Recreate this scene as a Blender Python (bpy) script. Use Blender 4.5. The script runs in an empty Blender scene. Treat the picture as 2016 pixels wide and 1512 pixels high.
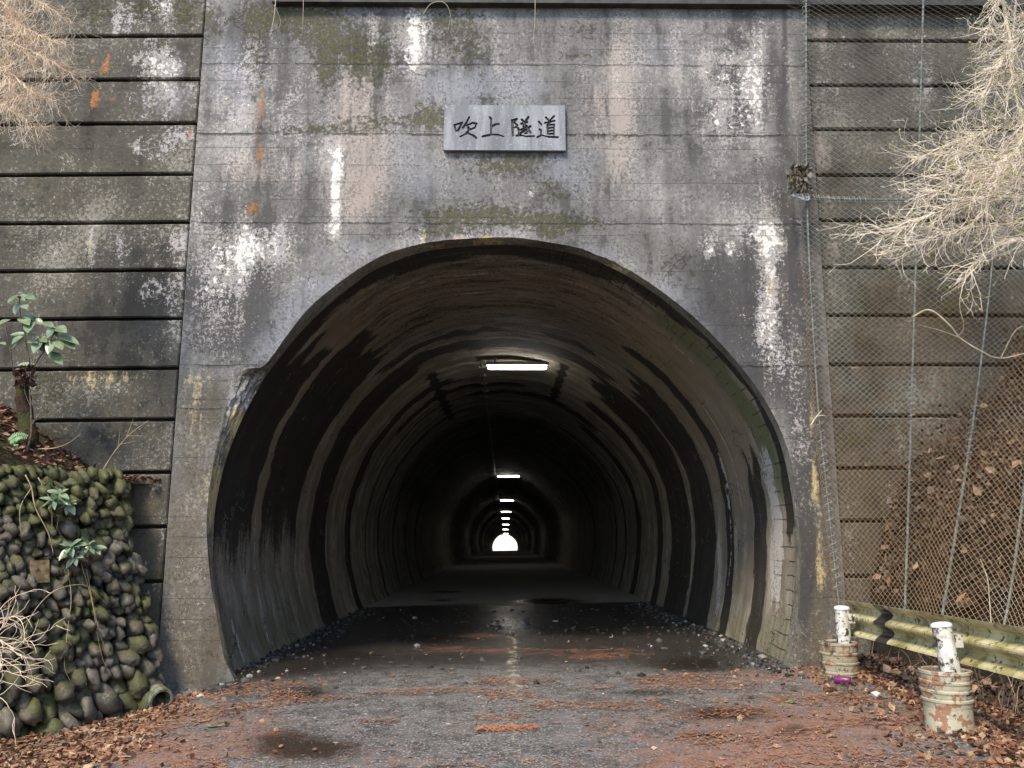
import bpy, bmesh, math, random
import numpy as np
from mathutils import Vector, Matrix, Quaternion

rad = math.radians
S = bpy.context.scene
C = S.collection
# ------------------------------------------------------------------ camera, sky, sun, exposure
FPX = 1631.0                      # focal length in pixels of the 2016 px wide photograph
CAMZ, PITCH, YAW = 1.5, 10.39, 0.474
cam = bpy.data.objects.new('camera', bpy.data.cameras.new('camera'))
C.objects.link(cam)
cam.location = (0, 0, CAMZ)
cam.rotation_euler = (rad(90 + PITCH), 0, rad(-YAW))
cam.data.sensor_width = 36
cam.data.lens = 36 * FPX / 2016
cam.data.clip_start, cam.data.clip_end = 0.05, 2000
S.camera = cam

SUN_DIR = Vector((-0.30, -0.62, 0.85)).normalized()
world = bpy.data.worlds.new('World')
S.world = world
world.use_nodes = True
wn = world.node_tree
sky = wn.nodes.new('ShaderNodeTexSky')
sky.sky_type = 'NISHITA'
sky.sun_disc = False
sky.sun_elevation = math.asin(SUN_DIR.z)
sky.sun_rotation = math.atan2(SUN_DIR.x, SUN_DIR.y) % (2 * math.pi)
sky.air_density = 1.0
sky.dust_density = 0.6
sky.ozone_density = 0.8
bg = wn.nodes['Background']
wn.links.new(sky.outputs['Color'], bg.inputs['Color'])
bg.inputs['Strength'].default_value = 0.15
sun = bpy.data.objects.new('sun', bpy.data.lights.new('sun', 'SUN'))
C.objects.link(sun)
sun.data.energy = 2.2
sun.data.angle = rad(14)
sun.data.color = (1.0, 0.87, 0.67)
sun.rotation_euler = (-SUN_DIR).to_track_quat('-Z', 'Y').to_euler()
S.view_settings.view_transform = 'Standard'
S.view_settings.look = 'None'
S.view_settings.exposure = 1.22
S.view_settings.gamma = 1.0
S.cycles.max_bounces = 8
S.cycles.diffuse_bounces = 5
S.cycles.use_denoising = True

# ------------------------------------------------------------------ helpers
RM = np.array(cam.rotation_euler.to_matrix())
def ray(u, v):
    return RM @ np.array([(u - 1008) / FPX, (756 - v) / FPX, -1.0])
def at(u, v, Y):
    d = ray(u, v)
    return d * (Y / d[1]) + np.array([0, 0, CAMZ])
def proj(P):
    q = (np.asarray(P) - np.array([0, 0, CAMZ])) @ RM
    w = np.maximum(-q[:, 2], 1e-3)
    return 1008 + FPX * q[:, 0] / w, 756 - FPX * q[:, 1] / w
def ss(x, a, b):
    t = np.clip((np.asarray(x, float) - a) / (b - a), 0, 1)
    return t * t * (3 - 2 * t)

def _h(ix, iy, s):
    n = (ix.astype(np.int64) * 374761393 + iy.astype(np.int64) * 668265263 + s * 1442695041) & 0x7fffffff
    n = ((n ^ (n >> 13)) * 1274126177) & 0x7fffffff
    return ((n ^ (n >> 16)) & 0xffff) / 65535.0
def vnoise(x, y, s=0):
    x = np.asarray(x, float); y = np.asarray(y, float)
    ix = np.floor(x); iy = np.floor(y); fx = x - ix; fy = y - iy
    fx = fx * fx * (3 - 2 * fx); fy = fy * fy * (3 - 2 * fy)
    a = _h(ix, iy, s); b = _h(ix + 1, iy, s); c = _h(ix, iy + 1, s); d = _h(ix + 1, iy + 1, s)
    return (a * (1 - fx) + b * fx) * (1 - fy) + (c * (1 - fx) + d * fx) * fy
def fbm(x, y, s=0, o=4):
    r = 0; a = 0.5; t = 0
    for k in range(o):
        r = r + a * vnoise(np.asarray(x) * 2 ** k, np.asarray(y) * 2 ** k, s + k * 17); t += a; a *= 0.5
    return r / t

def tag(o, label=None, cat=None, group=None, kind=None):
    if label: o['label'] = label
    if cat: o['category'] = cat
    if group: o['group'] = group
    if kind: o['kind'] = kind
    return o
def empty(name, loc=(0, 0, 0), rz=0.0):
    o = bpy.data.objects.new(name, None); C.objects.link(o)
    o.location = tuple(float(c) for c in loc); o.rotation_euler = (0, 0, float(rz))
    return o
def mobj(name, verts, faces, mat=None, parent=None, smooth=False):
    """verts in world space; if the parent is an Empty at a place the mesh keeps its world position"""
    me = bpy.data.meshes.new(name)
    verts = np.asarray(verts, float)
    if parent is not None:
        verts = verts - np.array(parent_origin(parent))
    me.from_pydata(verts.tolist(), [], [list(map(int, f)) for f in faces])
    if mat: me.materials.append(mat)
    if smooth: me.polygons.foreach_set('use_smooth', [True] * len(me.polygons))
    me.update()
    o = bpy.data.objects.new(name, me); C.objects.link(o)
    if parent is not None: o.parent = parent
    return o
def parent_origin(p):
    v = Vector((0, 0, 0))
    while p is not None:
        v = v + p.location; p = p.parent
    return v
def set_col(o, name, arr):
    arr = np.asarray(arr, np.float32)
    if arr.shape[1] == 3: arr = np.concatenate([arr, np.ones((len(arr), 1), np.float32)], 1)
    a = o.data.attributes.new(name, 'FLOAT_COLOR', 'POINT')
    a.data.foreach_set('color', arr.ravel())
def gridfaces(nu, nv, closed_u=False, off=0):
    i, j = np.meshgrid(np.arange(nu if closed_u else nu - 1), np.arange(nv - 1), indexing='ij')
    i2 = (i + 1) % nu
    return (np.stack([i * nv + j, i2 * nv + j, i2 * nv + j + 1, i * nv + j + 1], -1).reshape(-1, 4) + off)

class MB:
    """collects shapes for ONE mesh"""
    def __init__(s): s.v = []; s.f = []; s.n = 0; s.c = []
    def add(s, v, f, col=None):
        v = np.asarray(v, float)
        s.f += [[int(k) + s.n for k in q] for q in f]
        s.v.append(v); s.n += len(v)
        s.c.append(np.tile(np.array(col if col is not None else (0, 0, 0), float), (len(v), 1)))
    def box(s, a, b, M=None):
        (x0, y0, z0), (x1, y1, z1) = a, b
        v = np.array([(x0,y0,z0),(x1,y0,z0),(x1,y1,z0),(x0,y1,z0),(x0,y0,z1),(x1,y0,z1),(x1,y1,z1),(x0,y1,z1)])
        if M is not None: v = v @ np.array(M.to_3x3()).T + np.array(M.translation)
        s.add(v, [(0,3,2,1),(4,5,6,7),(0,1,5,4),(1,2,6,5),(2,3,7,6),(3,0,4,7)])
    def tube(s, pts, r0, r1=None, sides=5, cap=True, col=None):
        pts = np.asarray(pts, float); n = len(pts)
        r1 = r0 if r1 is None else r1
        rr = np.linspace(r0, r1, n) if np.isscalar(r0) else np.asarray(r0)
        t = np.gradient(pts, axis=0); t /= np.linalg.norm(t, axis=1)[:, None] + 1e-9
        up = np.array([0.13, 0.31, 0.94])
        a = np.cross(t, up); la = np.linalg.norm(a, axis=1)[:, None]
        a = np.where(la < 0.15, np.cross(t, np.array([1.0, 0.1, 0])), a); a /= np.linalg.norm(a, axis=1)[:, None] + 1e-9
        b = np.cross(t, a)
        ang = np.arange(sides) * 2 * math.pi / sides
        v = pts[:, None] + rr[:, None, None] * (np.cos(ang)[None, :, None] * a[:, None] + np.sin(ang)[None, :, None] * b[:, None])
        f = []
        for i in range(n - 1):
            for k in range(sides):
                k2 = (k + 1) % sides
                f.append((i * sides + k, i * sides + k2, (i + 1) * sides + k2, (i + 1) * sides + k))
        if cap:
            f.append(tuple(range(sides - 1, -1, -1))); f.append(tuple((n - 1) * sides + k for k in range(sides)))
        s.add(v.reshape(-1, 3), f, col)
    def lathe(s, prof, c, sides=28, M=None):
        prof = np.asarray(prof, float); n = len(prof)
        ang = np.arange(sides) * 2 * math.pi / sides
        v = np.stack([prof[:, 0, None] * np.cos(ang), prof[:, 0, None] * np.sin(ang), np.repeat(prof[:, 1, None], sides, 1)], -1).reshape(-1, 3)
        if M is not None: v = v @ np.array(M.to_3x3()).T
        v = v + np.asarray(c)
        f = []
        for i in range(n - 1):
            for k in range(sides):
                k2 = (k + 1) % sides
                f.append((i * sides + k, i * sides + k2, (i + 1) * sides + k2, (i + 1) * sides + k))
        s.add(v, f)
    def build(s, name, mat, parent=None, smooth=False, col=None):
        o = mobj(name, np.concatenate(s.v), s.f, mat, parent, smooth)
        if col: set_col(o, col, np.concatenate(s.c))
        return o

def catmull(P, n):
    P = np.asarray(P, float)
    Q = np.vstack([2 * P[0] - P[1], P, 2 * P[-1] - P[-2]])
    out = []
    for i in range(1, len(Q) - 2):
        t = np.linspace(0, 1, 16, endpoint=False)[:, None]
        a, b, c, d = Q[i - 1], Q[i], Q[i + 1], Q[i + 2]
        out.append(0.5 * ((2 * b) + (-a + c) * t + (2 * a - 5 * b + 4 * c - d) * t ** 2 + (-a + 3 * b - 3 * c + d) * t ** 3))
    out = np.vstack(out + [P[-1:]])
    L = np.concatenate([[0], np.cumsum(np.linalg.norm(np.diff(out, axis=0), axis=1))])
    q = np.linspace(0, L[-1], n)
    return np.stack([np.interp(q, L, out[:, k]) for k in range(out.shape[1])], 1)

# ------------------------------------------------------------------ node materials
class Mat:
    def __init__(s, name):
        s.m = bpy.data.materials.new(name); s.m.use_nodes = True
        s.nt = s.m.node_tree
        s.b = s.nt.nodes['Principled BSDF']
        s.geo = s.nt.nodes.new('ShaderNodeNewGeometry')
        s.pos = s.geo.outputs['Position']
    def node(s, t, ins=None, **props):
        n = s.nt.nodes.new(t)
        for k, v in props.items(): setattr(n, k, v)
        for k, v in (ins or {}).items(): s.put(n.inputs[k], v)
        return n
    def put(s, sock, v):
        if isinstance(v, bpy.types.NodeSocket): s.nt.links.new(v, sock)
        else:
            if sock.type == 'RGBA' and len(v) == 3: v = (*v, 1)
            sock.default_value = v
    def math(s, op, a, b=0.0, clamp=False):
        return s.node('ShaderNodeMath', {0: a, 1: b}, operation=op, use_clamp=clamp).outputs[0]
    def add(s, a, b): return s.math('ADD', a, b)
    def mul(s, a, b): return s.math('MULTIPLY', a, b)
    def sub(s, a, b): return s.math('SUBTRACT', a, b)
    def vmul(s, v, k): return s.node('ShaderNodeVectorMath', {0: v, 1: k}, operation='MULTIPLY').outputs[0]
    def vadd(s, v, k): return s.node('ShaderNodeVectorMath', {0: v, 1: k}, operation='ADD').outputs[0]
    def noise(s, scale, detail=4.0, rough=0.55, vec=None, dist=0.0):
        return s.node('ShaderNodeTexNoise', {'Vector': vec or s.pos, 'Scale': scale, 'Detail': detail, 'Roughness': rough, 'Distortion': dist}).outputs['Fac']
    def voro(s, scale, vec=None, out='Distance', rnd=1.0):
        return s.node('ShaderNodeTexVoronoi', {'Vector': vec or s.pos, 'Scale': scale, 'Randomness': rnd}).outputs[out]
    def mix(s, f, a, b, blend='MIX'):
        n = s.nt.nodes.new('ShaderNodeMix'); n.data_type = 'RGBA'; n.blend_type = blend
        s.put(n.inputs[0], f); s.put(n.inputs[6], a); s.put(n.inputs[7], b)
        return n.outputs[2]
    def ss(s, x, a, b, lo=0.0, hi=1.0):
        return s.node('ShaderNodeMapRange', {0: x, 1: a, 2: b, 3: lo, 4: hi}, interpolation_type='SMOOTHSTEP').outputs[0]
    def thr(s, mask, noise, amp, soft):
        return s.ss(s.add(mask, s.mul(s.sub(noise, 0.5), amp)), 0.5 - soft, 0.5 + soft)
    def attr(s, name):
        a = s.node('ShaderNodeAttribute', attribute_name=name)
        q = s.node('ShaderNodeSeparateColor', {0: a.outputs['Color']})
        return a.outputs['Color'], q.outputs[0], q.outputs[1], q.outputs[2]
    def xyz(s, v=None):
        q = s.node('ShaderNodeSeparateXYZ', {0: v or s.pos}); return q.outputs[0], q.outputs[1], q.outputs[2]
    def bump(s, h, strength=0.5, dist=0.01):
        s.put(s.b.inputs['Normal'], s.node('ShaderNodeBump', {'Height': h, 'Strength': strength, 'Distance': dist}).outputs[0])
    def fin(s, col, rough=0.8, spec=0.4, metal=0.0):
        s.put(s.b.inputs['Base Color'], col); s.put(s.b.inputs['Roughness'], rough)
        s.b.inputs['Specular IOR Level'].default_value = spec
        s.put(s.b.inputs['Metallic'], metal)
        return s.m

MASKS = ('white', 'moss', 'dark', 'rust', 'warm', 'blue', 'brown', 'yellow', 'clean')
def masks(P, brushes, base=None):
    """stain densities on the wall from a list of patches given where they stand on it (photo pixels)"""
    u, v = proj(P)
    out = {k: np.full(len(P), (base or {}).get(k, 0.0)) for k in MASKS}
    for (k, cu, cv, ru, rv, st) in brushes:
        d = ((u - cu) / ru) ** 2 + ((v - cv) / rv) ** 2
        g = st * np.exp(-d * 0.9)
        out[k] = 1 - (1 - out[k]) * (1 - g)
    return out
def put_masks(o, m):
    for n, ks in (('mA', MASKS[0:3]), ('mB', MASKS[3:6]), ('mC', MASKS[6:9])):
        set_col(o, n, np.stack([m[k] for k in ks], 1))

def concrete(name, lo, mid, hi, lines=True, joints=(), streak=0.5):
    M = Mat(name)
    _, white, moss, dark = M.attr('mA')
    _, rust, warm, blue = M.attr('mB')
    _, brown, yellow, clean = M.attr('mC')
    big = M.noise(0.9, 3)
    med = M.noise(4.0, 8, 0.72)
    fine = M.noise(24.0, 7, 0.75)
    grain = M.noise(130.0, 3, 0.7)
    st = M.noise(1.0, 6, 0.62, vec=M.vmul(M.pos, (3.8, 3.0, 0.38)))
    st2 = M.noise(1.0, 6, 0.7, vec=M.vmul(M.pos, (13.0, 5.0, 2.2)))
    tone = M.add(M.mul(M.sub(big, .5), 0.5), M.add(M.mul(M.sub(st, .5), streak), M.add(M.mul(M.sub(med, .5), 0.7), M.mul(M.sub(fine, .5), 0.35))))
    tone = M.add(tone, 0.5)
    col = M.mix(M.ss(tone, 0.36, 0.50), lo, mid)
    col = M.mix(M.ss(tone, 0.5, 0.66), col, hi)
    col = M.mix(M.mul(M.thr(blue, M.add(M.mul(st2, .5), M.mul(med, .5)), 1.6, 0.35), 0.75), col, (0.268, 0.276, 0.312))
    col = M.mix(M.mul(M.thr(warm, M.add(M.mul(st2, .35), M.add(M.mul(fine, .35), M.mul(st, .3))), 2.8, 0.18), 0.72), col, (0.40, 0.33, 0.285))
    col = M.mix(M.mul(M.thr(brown, med, 1.7, 0.35), 0.8), col, M.mix(fine, (0.055, 0.042, 0.024), (0.17, 0.135, 0.085)))
    dk = M.thr(dark, M.add(M.mul(med, 0.6), M.mul(fine, 0.4)), 2.0, 0.25)
    col = M.mix(M.mul(dk, 0.8), col, (0.040, 0.038, 0.039))
    # pores and black biofilm specks
    sp = M.ss(M.add(M.noise(30.0, 7, 0.8), M.add(M.mul(M.sub(med, .5), .6), M.mul(M.sub(st, .5), .35))), 0.53, 0.575)
    col = M.mix(M.mul(sp, 0.62), col, (0.045, 0.043, 0.04))
    sp2 = M.ss(M.add(M.noise(26.0, 7, 0.8, vec=M.vadd(M.pos, (7.3, 1.1, 4.4))), M.mul(M.sub(big, .5), .5)), 0.575, 0.61)
    col = M.mix(M.mul(sp2, M.sub(0.5, M.mul(clean, 0.5))), col, (0.36, 0.325, 0.28))
    # lime bloom: soft speckle, then flaking lime and lichen with crisp edges
    gate = M.ss(white, 0.06, 0.3)
    bl = M.ss(M.add(M.noise(27.0, 7, 0.78), M.add(M.mul(M.sub(white, 0.42), 0.30), M.add(M.mul(M.sub(st, 0.5), 0.45), M.mul(M.sub(med, .5), .5)))), 0.515, 0.55)
    col = M.mix(M.mul(bl, M.sub(0.72, M.mul(clean, .5))), col, M.mix(M.ss(M.noise(3.0, 3), .4, .6), M.mix(warm, (0.50, 0.46, 0.46), (0.56, 0.47, 0.40)), (0.38, 0.35, 0.31)))
    fn = M.add(M.mul(M.noise(12.0, 9, 0.78, dist=0.4), 0.75), M.mul(M.noise(34.0, 6, 0.8), 0.25))
    fl = M.mul(M.ss(M.add(fn, M.add(M.mul(M.sub(white, 0.6), 0.30), M.mul(M.sub(st, .5), .25))), 0.522, 0.545), gate)
    fl2 = M.ss(M.noise(60.0, 4, 0.7), 0.33, 0.43)
    col = M.mix(M.mul(fl, fl2), col, M.mix(M.noise(6.0, 2), (0.80, 0.77, 0.74), (0.62, 0.58, 0.52)))
    col = M.mix(M.mul(M.thr(yellow, M.add(M.mul(st2, 0.5), M.mul(fine, 0.5)), 2.0, 0.15), 0.9), col, (0.55, 0.43, 0.22))
    col = M.mix(M.mul(M.thr(rust, M.add(M.mul(st2, 0.5), M.mul(fine, 0.5)), 2.2, 0.12), 0.9), col, (0.34, 0.125, 0.03))
    mo = M.mul(M.thr(moss, M.noise(13.0, 9, 0.82), 3.4, 0.12), M.mul(M.ss(fine, .3, .5), M.ss(M.noise(21.0, 7, .8, vec=M.vadd(M.pos, (2, 8, 3))), .41, .50)))
    col = M.mix(M.mul(mo, 0.9), col, M.mix(M.noise(30.0, 4), (0.022, 0.025, 0.006), (0.16, 0.155, 0.05)))
    ck = M.mul(M.ss(M.math('ABSOLUTE', M.sub(M.noise(0.55, 7, 0.6, vec=M.vadd(M.pos, (13, 2, 5))), .5)), .0, .0035, 1, 0), M.ss(M.noise(1.2, 2), .5, .56))
    col = M.mix(M.mul(ck, .7), col, (.03, .028, .025))
    h = M.add(M.mul(fine, 0.5), M.add(M.mul(grain, 0.25), M.mul(med, 0.7)))
    h = M.add(h, M.add(M.mul(M.mul(fl, fl2), 0.5), M.mul(mo, 0.8)))
    x, y, z = M.xyz()
    if lines:
        wob = M.mul(M.sub(M.noise(3.0, 4), 0.5), 0.03)
        fr = M.math('FRACT', M.mul(M.add(z, wob), 1 / 0.212))
        ln = M.math('LESS_THAN', fr, 0.028)
        ln = M.mul(ln, M.ss(M.noise(0.8, 2, vec=M.vmul(M.pos, (1, 1, 6.0))), 0.48, 0.6))
        col = M.mix(M.mul(ln, 0.6), col, (0.04, 0.038, 0.035))
        h = M.sub(h, M.mul(ln, 0.6))
    for (z0, w, k) in joints:
        wob = M.mul(M.sub(M.noise(3.0, 8, 0.72), 0.5), 0.10)
        d = M.math('ABSOLUTE', M.sub(M.add(z, wob), z0))
        ln = M.ss(d, w * 0.5, w, 1.0, 0.0)
        ln = M.mul(ln, M.ss(M.noise(3.0, 5, .7), 0.40, 0.56, .15, 1.0))
        col = M.mix(M.mul(ln, k), col, (0.03, 0.028, 0.025))
        h = M.sub(h, M.mul(ln, 1.5))
    M.bump(h, 0.8, 0.014)
    return M.fin(col, M.ss(med, 0.3, 0.7, 0.62, 0.85), 0.35)

def simple(name, c0, c1, scale=20.0, rough=0.7, bump=0.3, metal=0.0, spec=0.4):
    M = Mat(name)
    n = M.noise(scale, 6, 0.65)
    M.bump(M.add(n, M.mul(M.noise(scale * 6, 4), 0.4)), bump, 0.008)
    return M.fin(M.mix(M.ss(n, 0.35, 0.65), c0, c1), rough, spec, metal)

rng = random.Random(11)
nr = np.random.default_rng(5)

# ------------------------------------------------------------------ the lie of the land
DY = [-400, 16, 45, 72, 99, 126, 153, 180, 207, 221, 260, 700]
DZ = [0, 0, -.16, -.31, -.53, -.76, -1.3, -1.98, -2.75, -3.05, -6, -30]
def drop(Y): return np.interp(Y, DY, DZ)
def roadz(X, Y):
    X = np.asarray(X, float); Y = np.asarray(Y, float)
    return (0.1 * ss(Y, 0, 9) + 0.018 * np.clip(X, -8, 8) - 0.25 * ss(-X, 2.4, 3.9) * (1 - ss(Y, 8.8, 9.25))
            + drop(Y) + 0.012 * (fbm(X * 1.3, Y * 1.3, 3) - 0.5))

def nonuni(parts):
    return np.unique(np.concatenate([np.linspace(a, b, n) for a, b, n in parts]).round(4))
# soil ground, one sheet to the horizon
soil = simple('soil_mat', (0.035, 0.022, 0.014), (0.09, 0.055, 0.03), 9.0, 0.95, 0.8)
gx = nonuni([(-600, -20, 12), (-20, -6, 15), (-6, 6, 49), (6, 20, 15), (20, 600, 12)])
gy = nonuni([(-600, -10, 12), (-10, 9.5, 60), (9.5, 30, 20), (30, 260, 47), (260, 700, 10)])
X, Y = np.meshgrid(gx, gy, indexing='ij')
Z = roadz(X, Y) - 0.05
ground = mobj('ground', np.stack([X, Y, Z], -1).reshape(-1, 3), gridfaces(len(gx), len(gy)), soil, smooth=True)
tag(ground, kind='structure')

# ------------------------------------------------------------------ road
def road_mat():
    M = Mat('wet_asphalt_mat')
    _, pud, ora, pale = M.attr('mA')
    _, paint, damp, moss = M.attr('mB')
    grit = M.voro(95.0, out='Color')
    gritv = M.node('ShaderNodeSeparateColor', {0: grit}).outputs[0]
    n = M.noise(6.0, 6, 0.65)
    f = M.noise(60.0, 4, 0.6)
    fl = M.vmul(M.pos, (1.5, 3.2, 1.0))
    col = M.mix(M.ss(n, 0.35, 0.65), (0.060, 0.056, 0.052), (0.135, 0.126, 0.118))
    col = M.mix(M.ss(gritv, 0.55, 1.0), col, (0.24, 0.225, 0.21))
    col = M.mix(M.mul(M.ss(gritv, 0.93, 0.95), 0.7), col, (0.42, 0.40, 0.38))
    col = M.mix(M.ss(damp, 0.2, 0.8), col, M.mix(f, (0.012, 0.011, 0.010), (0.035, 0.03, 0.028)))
    col = M.mix(M.thr(pale, n, 1.0, 0.2), col, M.mix(f, (0.20, 0.19, 0.17), (0.36, 0.345, 0.31)))
    og = M.thr(ora, M.add(M.mul(M.noise(2.2, 9, 0.74, vec=fl, dist=1.6), 0.7), M.mul(f, 0.3)), 3.6, 0.12)
    og = M.mul(og, M.ss(M.noise(90.0, 3, .7), 0.40, 0.52, 0.12, 1.0))
    col = M.mix(M.mul(og, 0.9), col, M.mix(f, (0.15, 0.068, 0.042), (0.43, 0.20, 0.115)))
    pd = M.thr(pud, M.add(M.mul(n, .6), M.mul(M.noise(25.0, 6, .7), .4)), 1.8, 0.32)
    col = M.mix(M.mul(pd, 0.9), col, M.mix(ora, (0.022, 0.020, 0.016), (0.07, 0.032, 0.02)))
    pt = M.mul(M.thr(paint, M.noise(9.0, 7, 0.75), 3.2, 0.08), M.ss(f, 0.35, 0.5))
    col = M.mix(M.mul(pt, 0.85), col, (0.52, 0.48, 0.33))
    rough = M.add(M.ss(n, 0.3, 0.7, 0.36, 0.62), M.mul(og, 0.2))
    rough = M.mix(M.mul(damp, .8), rough, (.22, .22, .22))
    rough = M.mix(pale, rough, (.9, .9, .9))
    rough = M.mix(pd, rough, (0.06, 0.06, 0.06))
    h = M.add(M.mul(gritv, 0.7), M.add(f, M.mul(og, 0.8)))
    h = M.mul(h, M.sub(1.0, M.mul(pd, 0.97)))
    M.bump(h, 0.7, 0.004)
    return M.fin(col, rough, 0.5)
rx = np.linspace(-4.1, 3.78, 200)
ry = nonuni([(-60, -5, 8), (-5, 3, 30), (3, 22, 480), (22, 60, 60), (60, 222, 60)])
X, Y = np.meshgrid(rx, ry, indexing='ij')
Z = roadz(X, Y) - 0.03 * ss(np.abs(X), 3.5, 4.1)
P = np.stack([X, Y, Z], -1).reshape(-1, 3)
road = mobj('road', P, gridfaces(len(rx), len(ry)), road_mat(), smooth=True)
tag(road, kind='structure')
u, v = proj(P)
def br(lst):
    o = np.zeros(len(P))
    for cu, cv, ru, rv, s in lst:
        o = 1 - (1 - o) * (1 - s * np.exp(-0.9 * (((u - cu) / ru) ** 2 + ((v - cv) / rv) ** 2)))
    return o
pud = br([(600, 1475, 120, 24, .9), (560, 1450, 60, 20, .6), (1384, 1308, 130, 17, .95), (1430, 1405, 100, 15, .9), (1277, 1364, 90, 8, .6),
          (1387, 1447, 60, 10, .6), (1560, 1438, 36, 12, .9), (593, 1364, 80, 20, .7), (685, 1290, 70, 10, .7), (1077, 1184, 75, 7, .95),
          (880, 1165, 60, 4, .8), (870, 1182, 30, 3, .8), (1180, 1245, 160, 12, .6), (850, 1260, 90, 14, .6), (1000, 1225, 70, 18, .5)])
ora = br([(1620, 1430, 280, 80, .70), (1420, 1500, 260, 40, .64), (1250, 1420, 160, 40, .3), (300, 1480, 280, 45, .72), (480, 1420, 120, 40, .45),
          (1180, 1288, 120, 14, .55), (950, 1250, 60, 6, .8), (930, 1280, 160, 10, .42), (900, 1440, 140, 18, .3), (1000, 1416, 60, 8, .5), (760, 1490, 140, 25, .4),
          (1560, 1330, 160, 14, .55)])
pale = ss(P[:, 1] + 0.5 * np.sin(P[:, 0] * 1.3) + 0.8 * (fbm(P[:, 0], P[:, 1], 9) - .5), 17.6, 18.3) * 0.95 * (1 - br([(1077, 1184, 85, 9, 1.0)]))
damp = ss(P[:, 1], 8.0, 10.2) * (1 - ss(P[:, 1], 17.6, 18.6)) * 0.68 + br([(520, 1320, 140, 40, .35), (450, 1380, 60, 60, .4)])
xc = 0.09
paint = np.exp(-((P[:, 0] - xc) / 0.08) ** 4) * (ss(P[:, 1], 7.7, 7.8) * (1 - ss(P[:, 1], 12.4, 12.6)) * 0.40
        + 0.22 * (1 - ss(P[:, 1], 6.9, 7.2)))
mossr = np.zeros(len(P))
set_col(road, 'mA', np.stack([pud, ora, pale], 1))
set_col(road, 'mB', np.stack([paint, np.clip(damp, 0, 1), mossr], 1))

# ------------------------------------------------------------------ tunnel portal and lining
YW = 9.0
F_PX = [(475,1375),(460,1335),(440,1290),(424,1200),(414,1140),(407,1060),(408,1000),(417,930),(426,880),(436,840),(445,800),(452,768),(463,738),(490,725),(522,718),
        (562,664),(605,610),(655,566),(705,530),(762,499),(830,480),(900,471),(1000,467),(1090,478),(1160,495),(1230,527),(1300,572),(1370,628),(1430,688),
        (1482,752),(1522,815),(1548,875),(1564,940),(1574,1010),(1578,1080),(1577,1150),(1569,1230),(1553,1310),(1545,1355)]
G_PX = [(490,1375),(468,1335),(448,1290),(430,1200),(420,1140),(420,1060),(424,1000),(438,930),(454,880),(468,845),(480,818),(492,795),(507,768),(520,745),(537,722),(580,668),(630,615),(690,565),(745,528),
        (830,497),(900,487),(1000,482),(1090,492),(1160,509),(1230,541),(1300,586),(1370,645),(1430,704),(1478,764),(1515,825),(1538,880),(1552,940),(1563,1010),
        (1566,1080),(1564,1150),(1556,1230),(1540,1310),(1530,1355)]
NO = 700
Fo = catmull([at(a, b, YW)[[0, 2]] for a, b in F_PX], NO)
Go = catmull([at(a, b, YW + 0.2)[[0, 2]] for a, b in G_PX], NO)
def normals2(Q):
    t = np.gradient(Q, axis=0); t /= np.linalg.norm(t, axis=1)[:, None]
    return np.stack([-t[:, 1], t[:, 0]], 1)         # outward
q = np.arange(NO)
uF, vF = proj(np.stack([Fo[:, 0], np.full(NO, YW), Fo[:, 1]], 1))
jag = 0.012 * (fbm(q * 0.05, q * 0, 4) - .5) + 0.05 * (fbm(q * 0.12, q * 0, 8) - .5) * np.exp(-((uF - 480) / 45) ** 2 - ((vF - 770) / 70) ** 2) \
      + 0.05 * (fbm(q * 0.14, q * 0, 18) - .5) * np.exp(-((uF - 1190) / 70) ** 2 - ((vF - 515) / 60) ** 2)
Fo = Fo + normals2(Fo) * jag[:, None]
Fo[:2, 1] -= 0.0
XL = (at(400, 70, YW)[0] + at(316, 1250, YW)[0]) / 2
XR = (at(1590, 80, YW)[0] + at(1652, 1050, YW)[0]) / 2
ZT = at(1000, 5, 8.90)[2]
ZTOP = ZT + 0.45
zc = CAMZ + 0.1
cx = 0.0
outer = []
for (x, z) in Fo:
    if z <= zc: outer.append((XL if x < 0 else XR, z)); continue
    dx, dz = x - cx, z - zc
    k = 1e9
    if dx < 0: k = min(k, (XL - cx) / dx)
    if dx > 0: k = min(k, (XR - cx) / dx)
    k = min(k, (ZTOP - zc) / max(dz, 1e-6))
    outer.append((cx + dx * k, zc + dz * k))
outer = np.array(outer)
MR = 210
tt = np.linspace(0, 1, MR)
G2 = Fo[:, None] * (1 - tt[None, :, None]) + outer[:, None] * tt[None, :, None]
gxx, gzz = G2[..., 0].ravel(), G2[..., 1].ravel()
ydis = 0.014 * (fbm(gxx * 2.2, gzz * 2.2, 31) - .5) + 0.006 * (fbm(gxx * 14, gzz * 14, 32) - .5)
P = np.stack([gxx, YW + ydis, gzz], 1)

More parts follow.
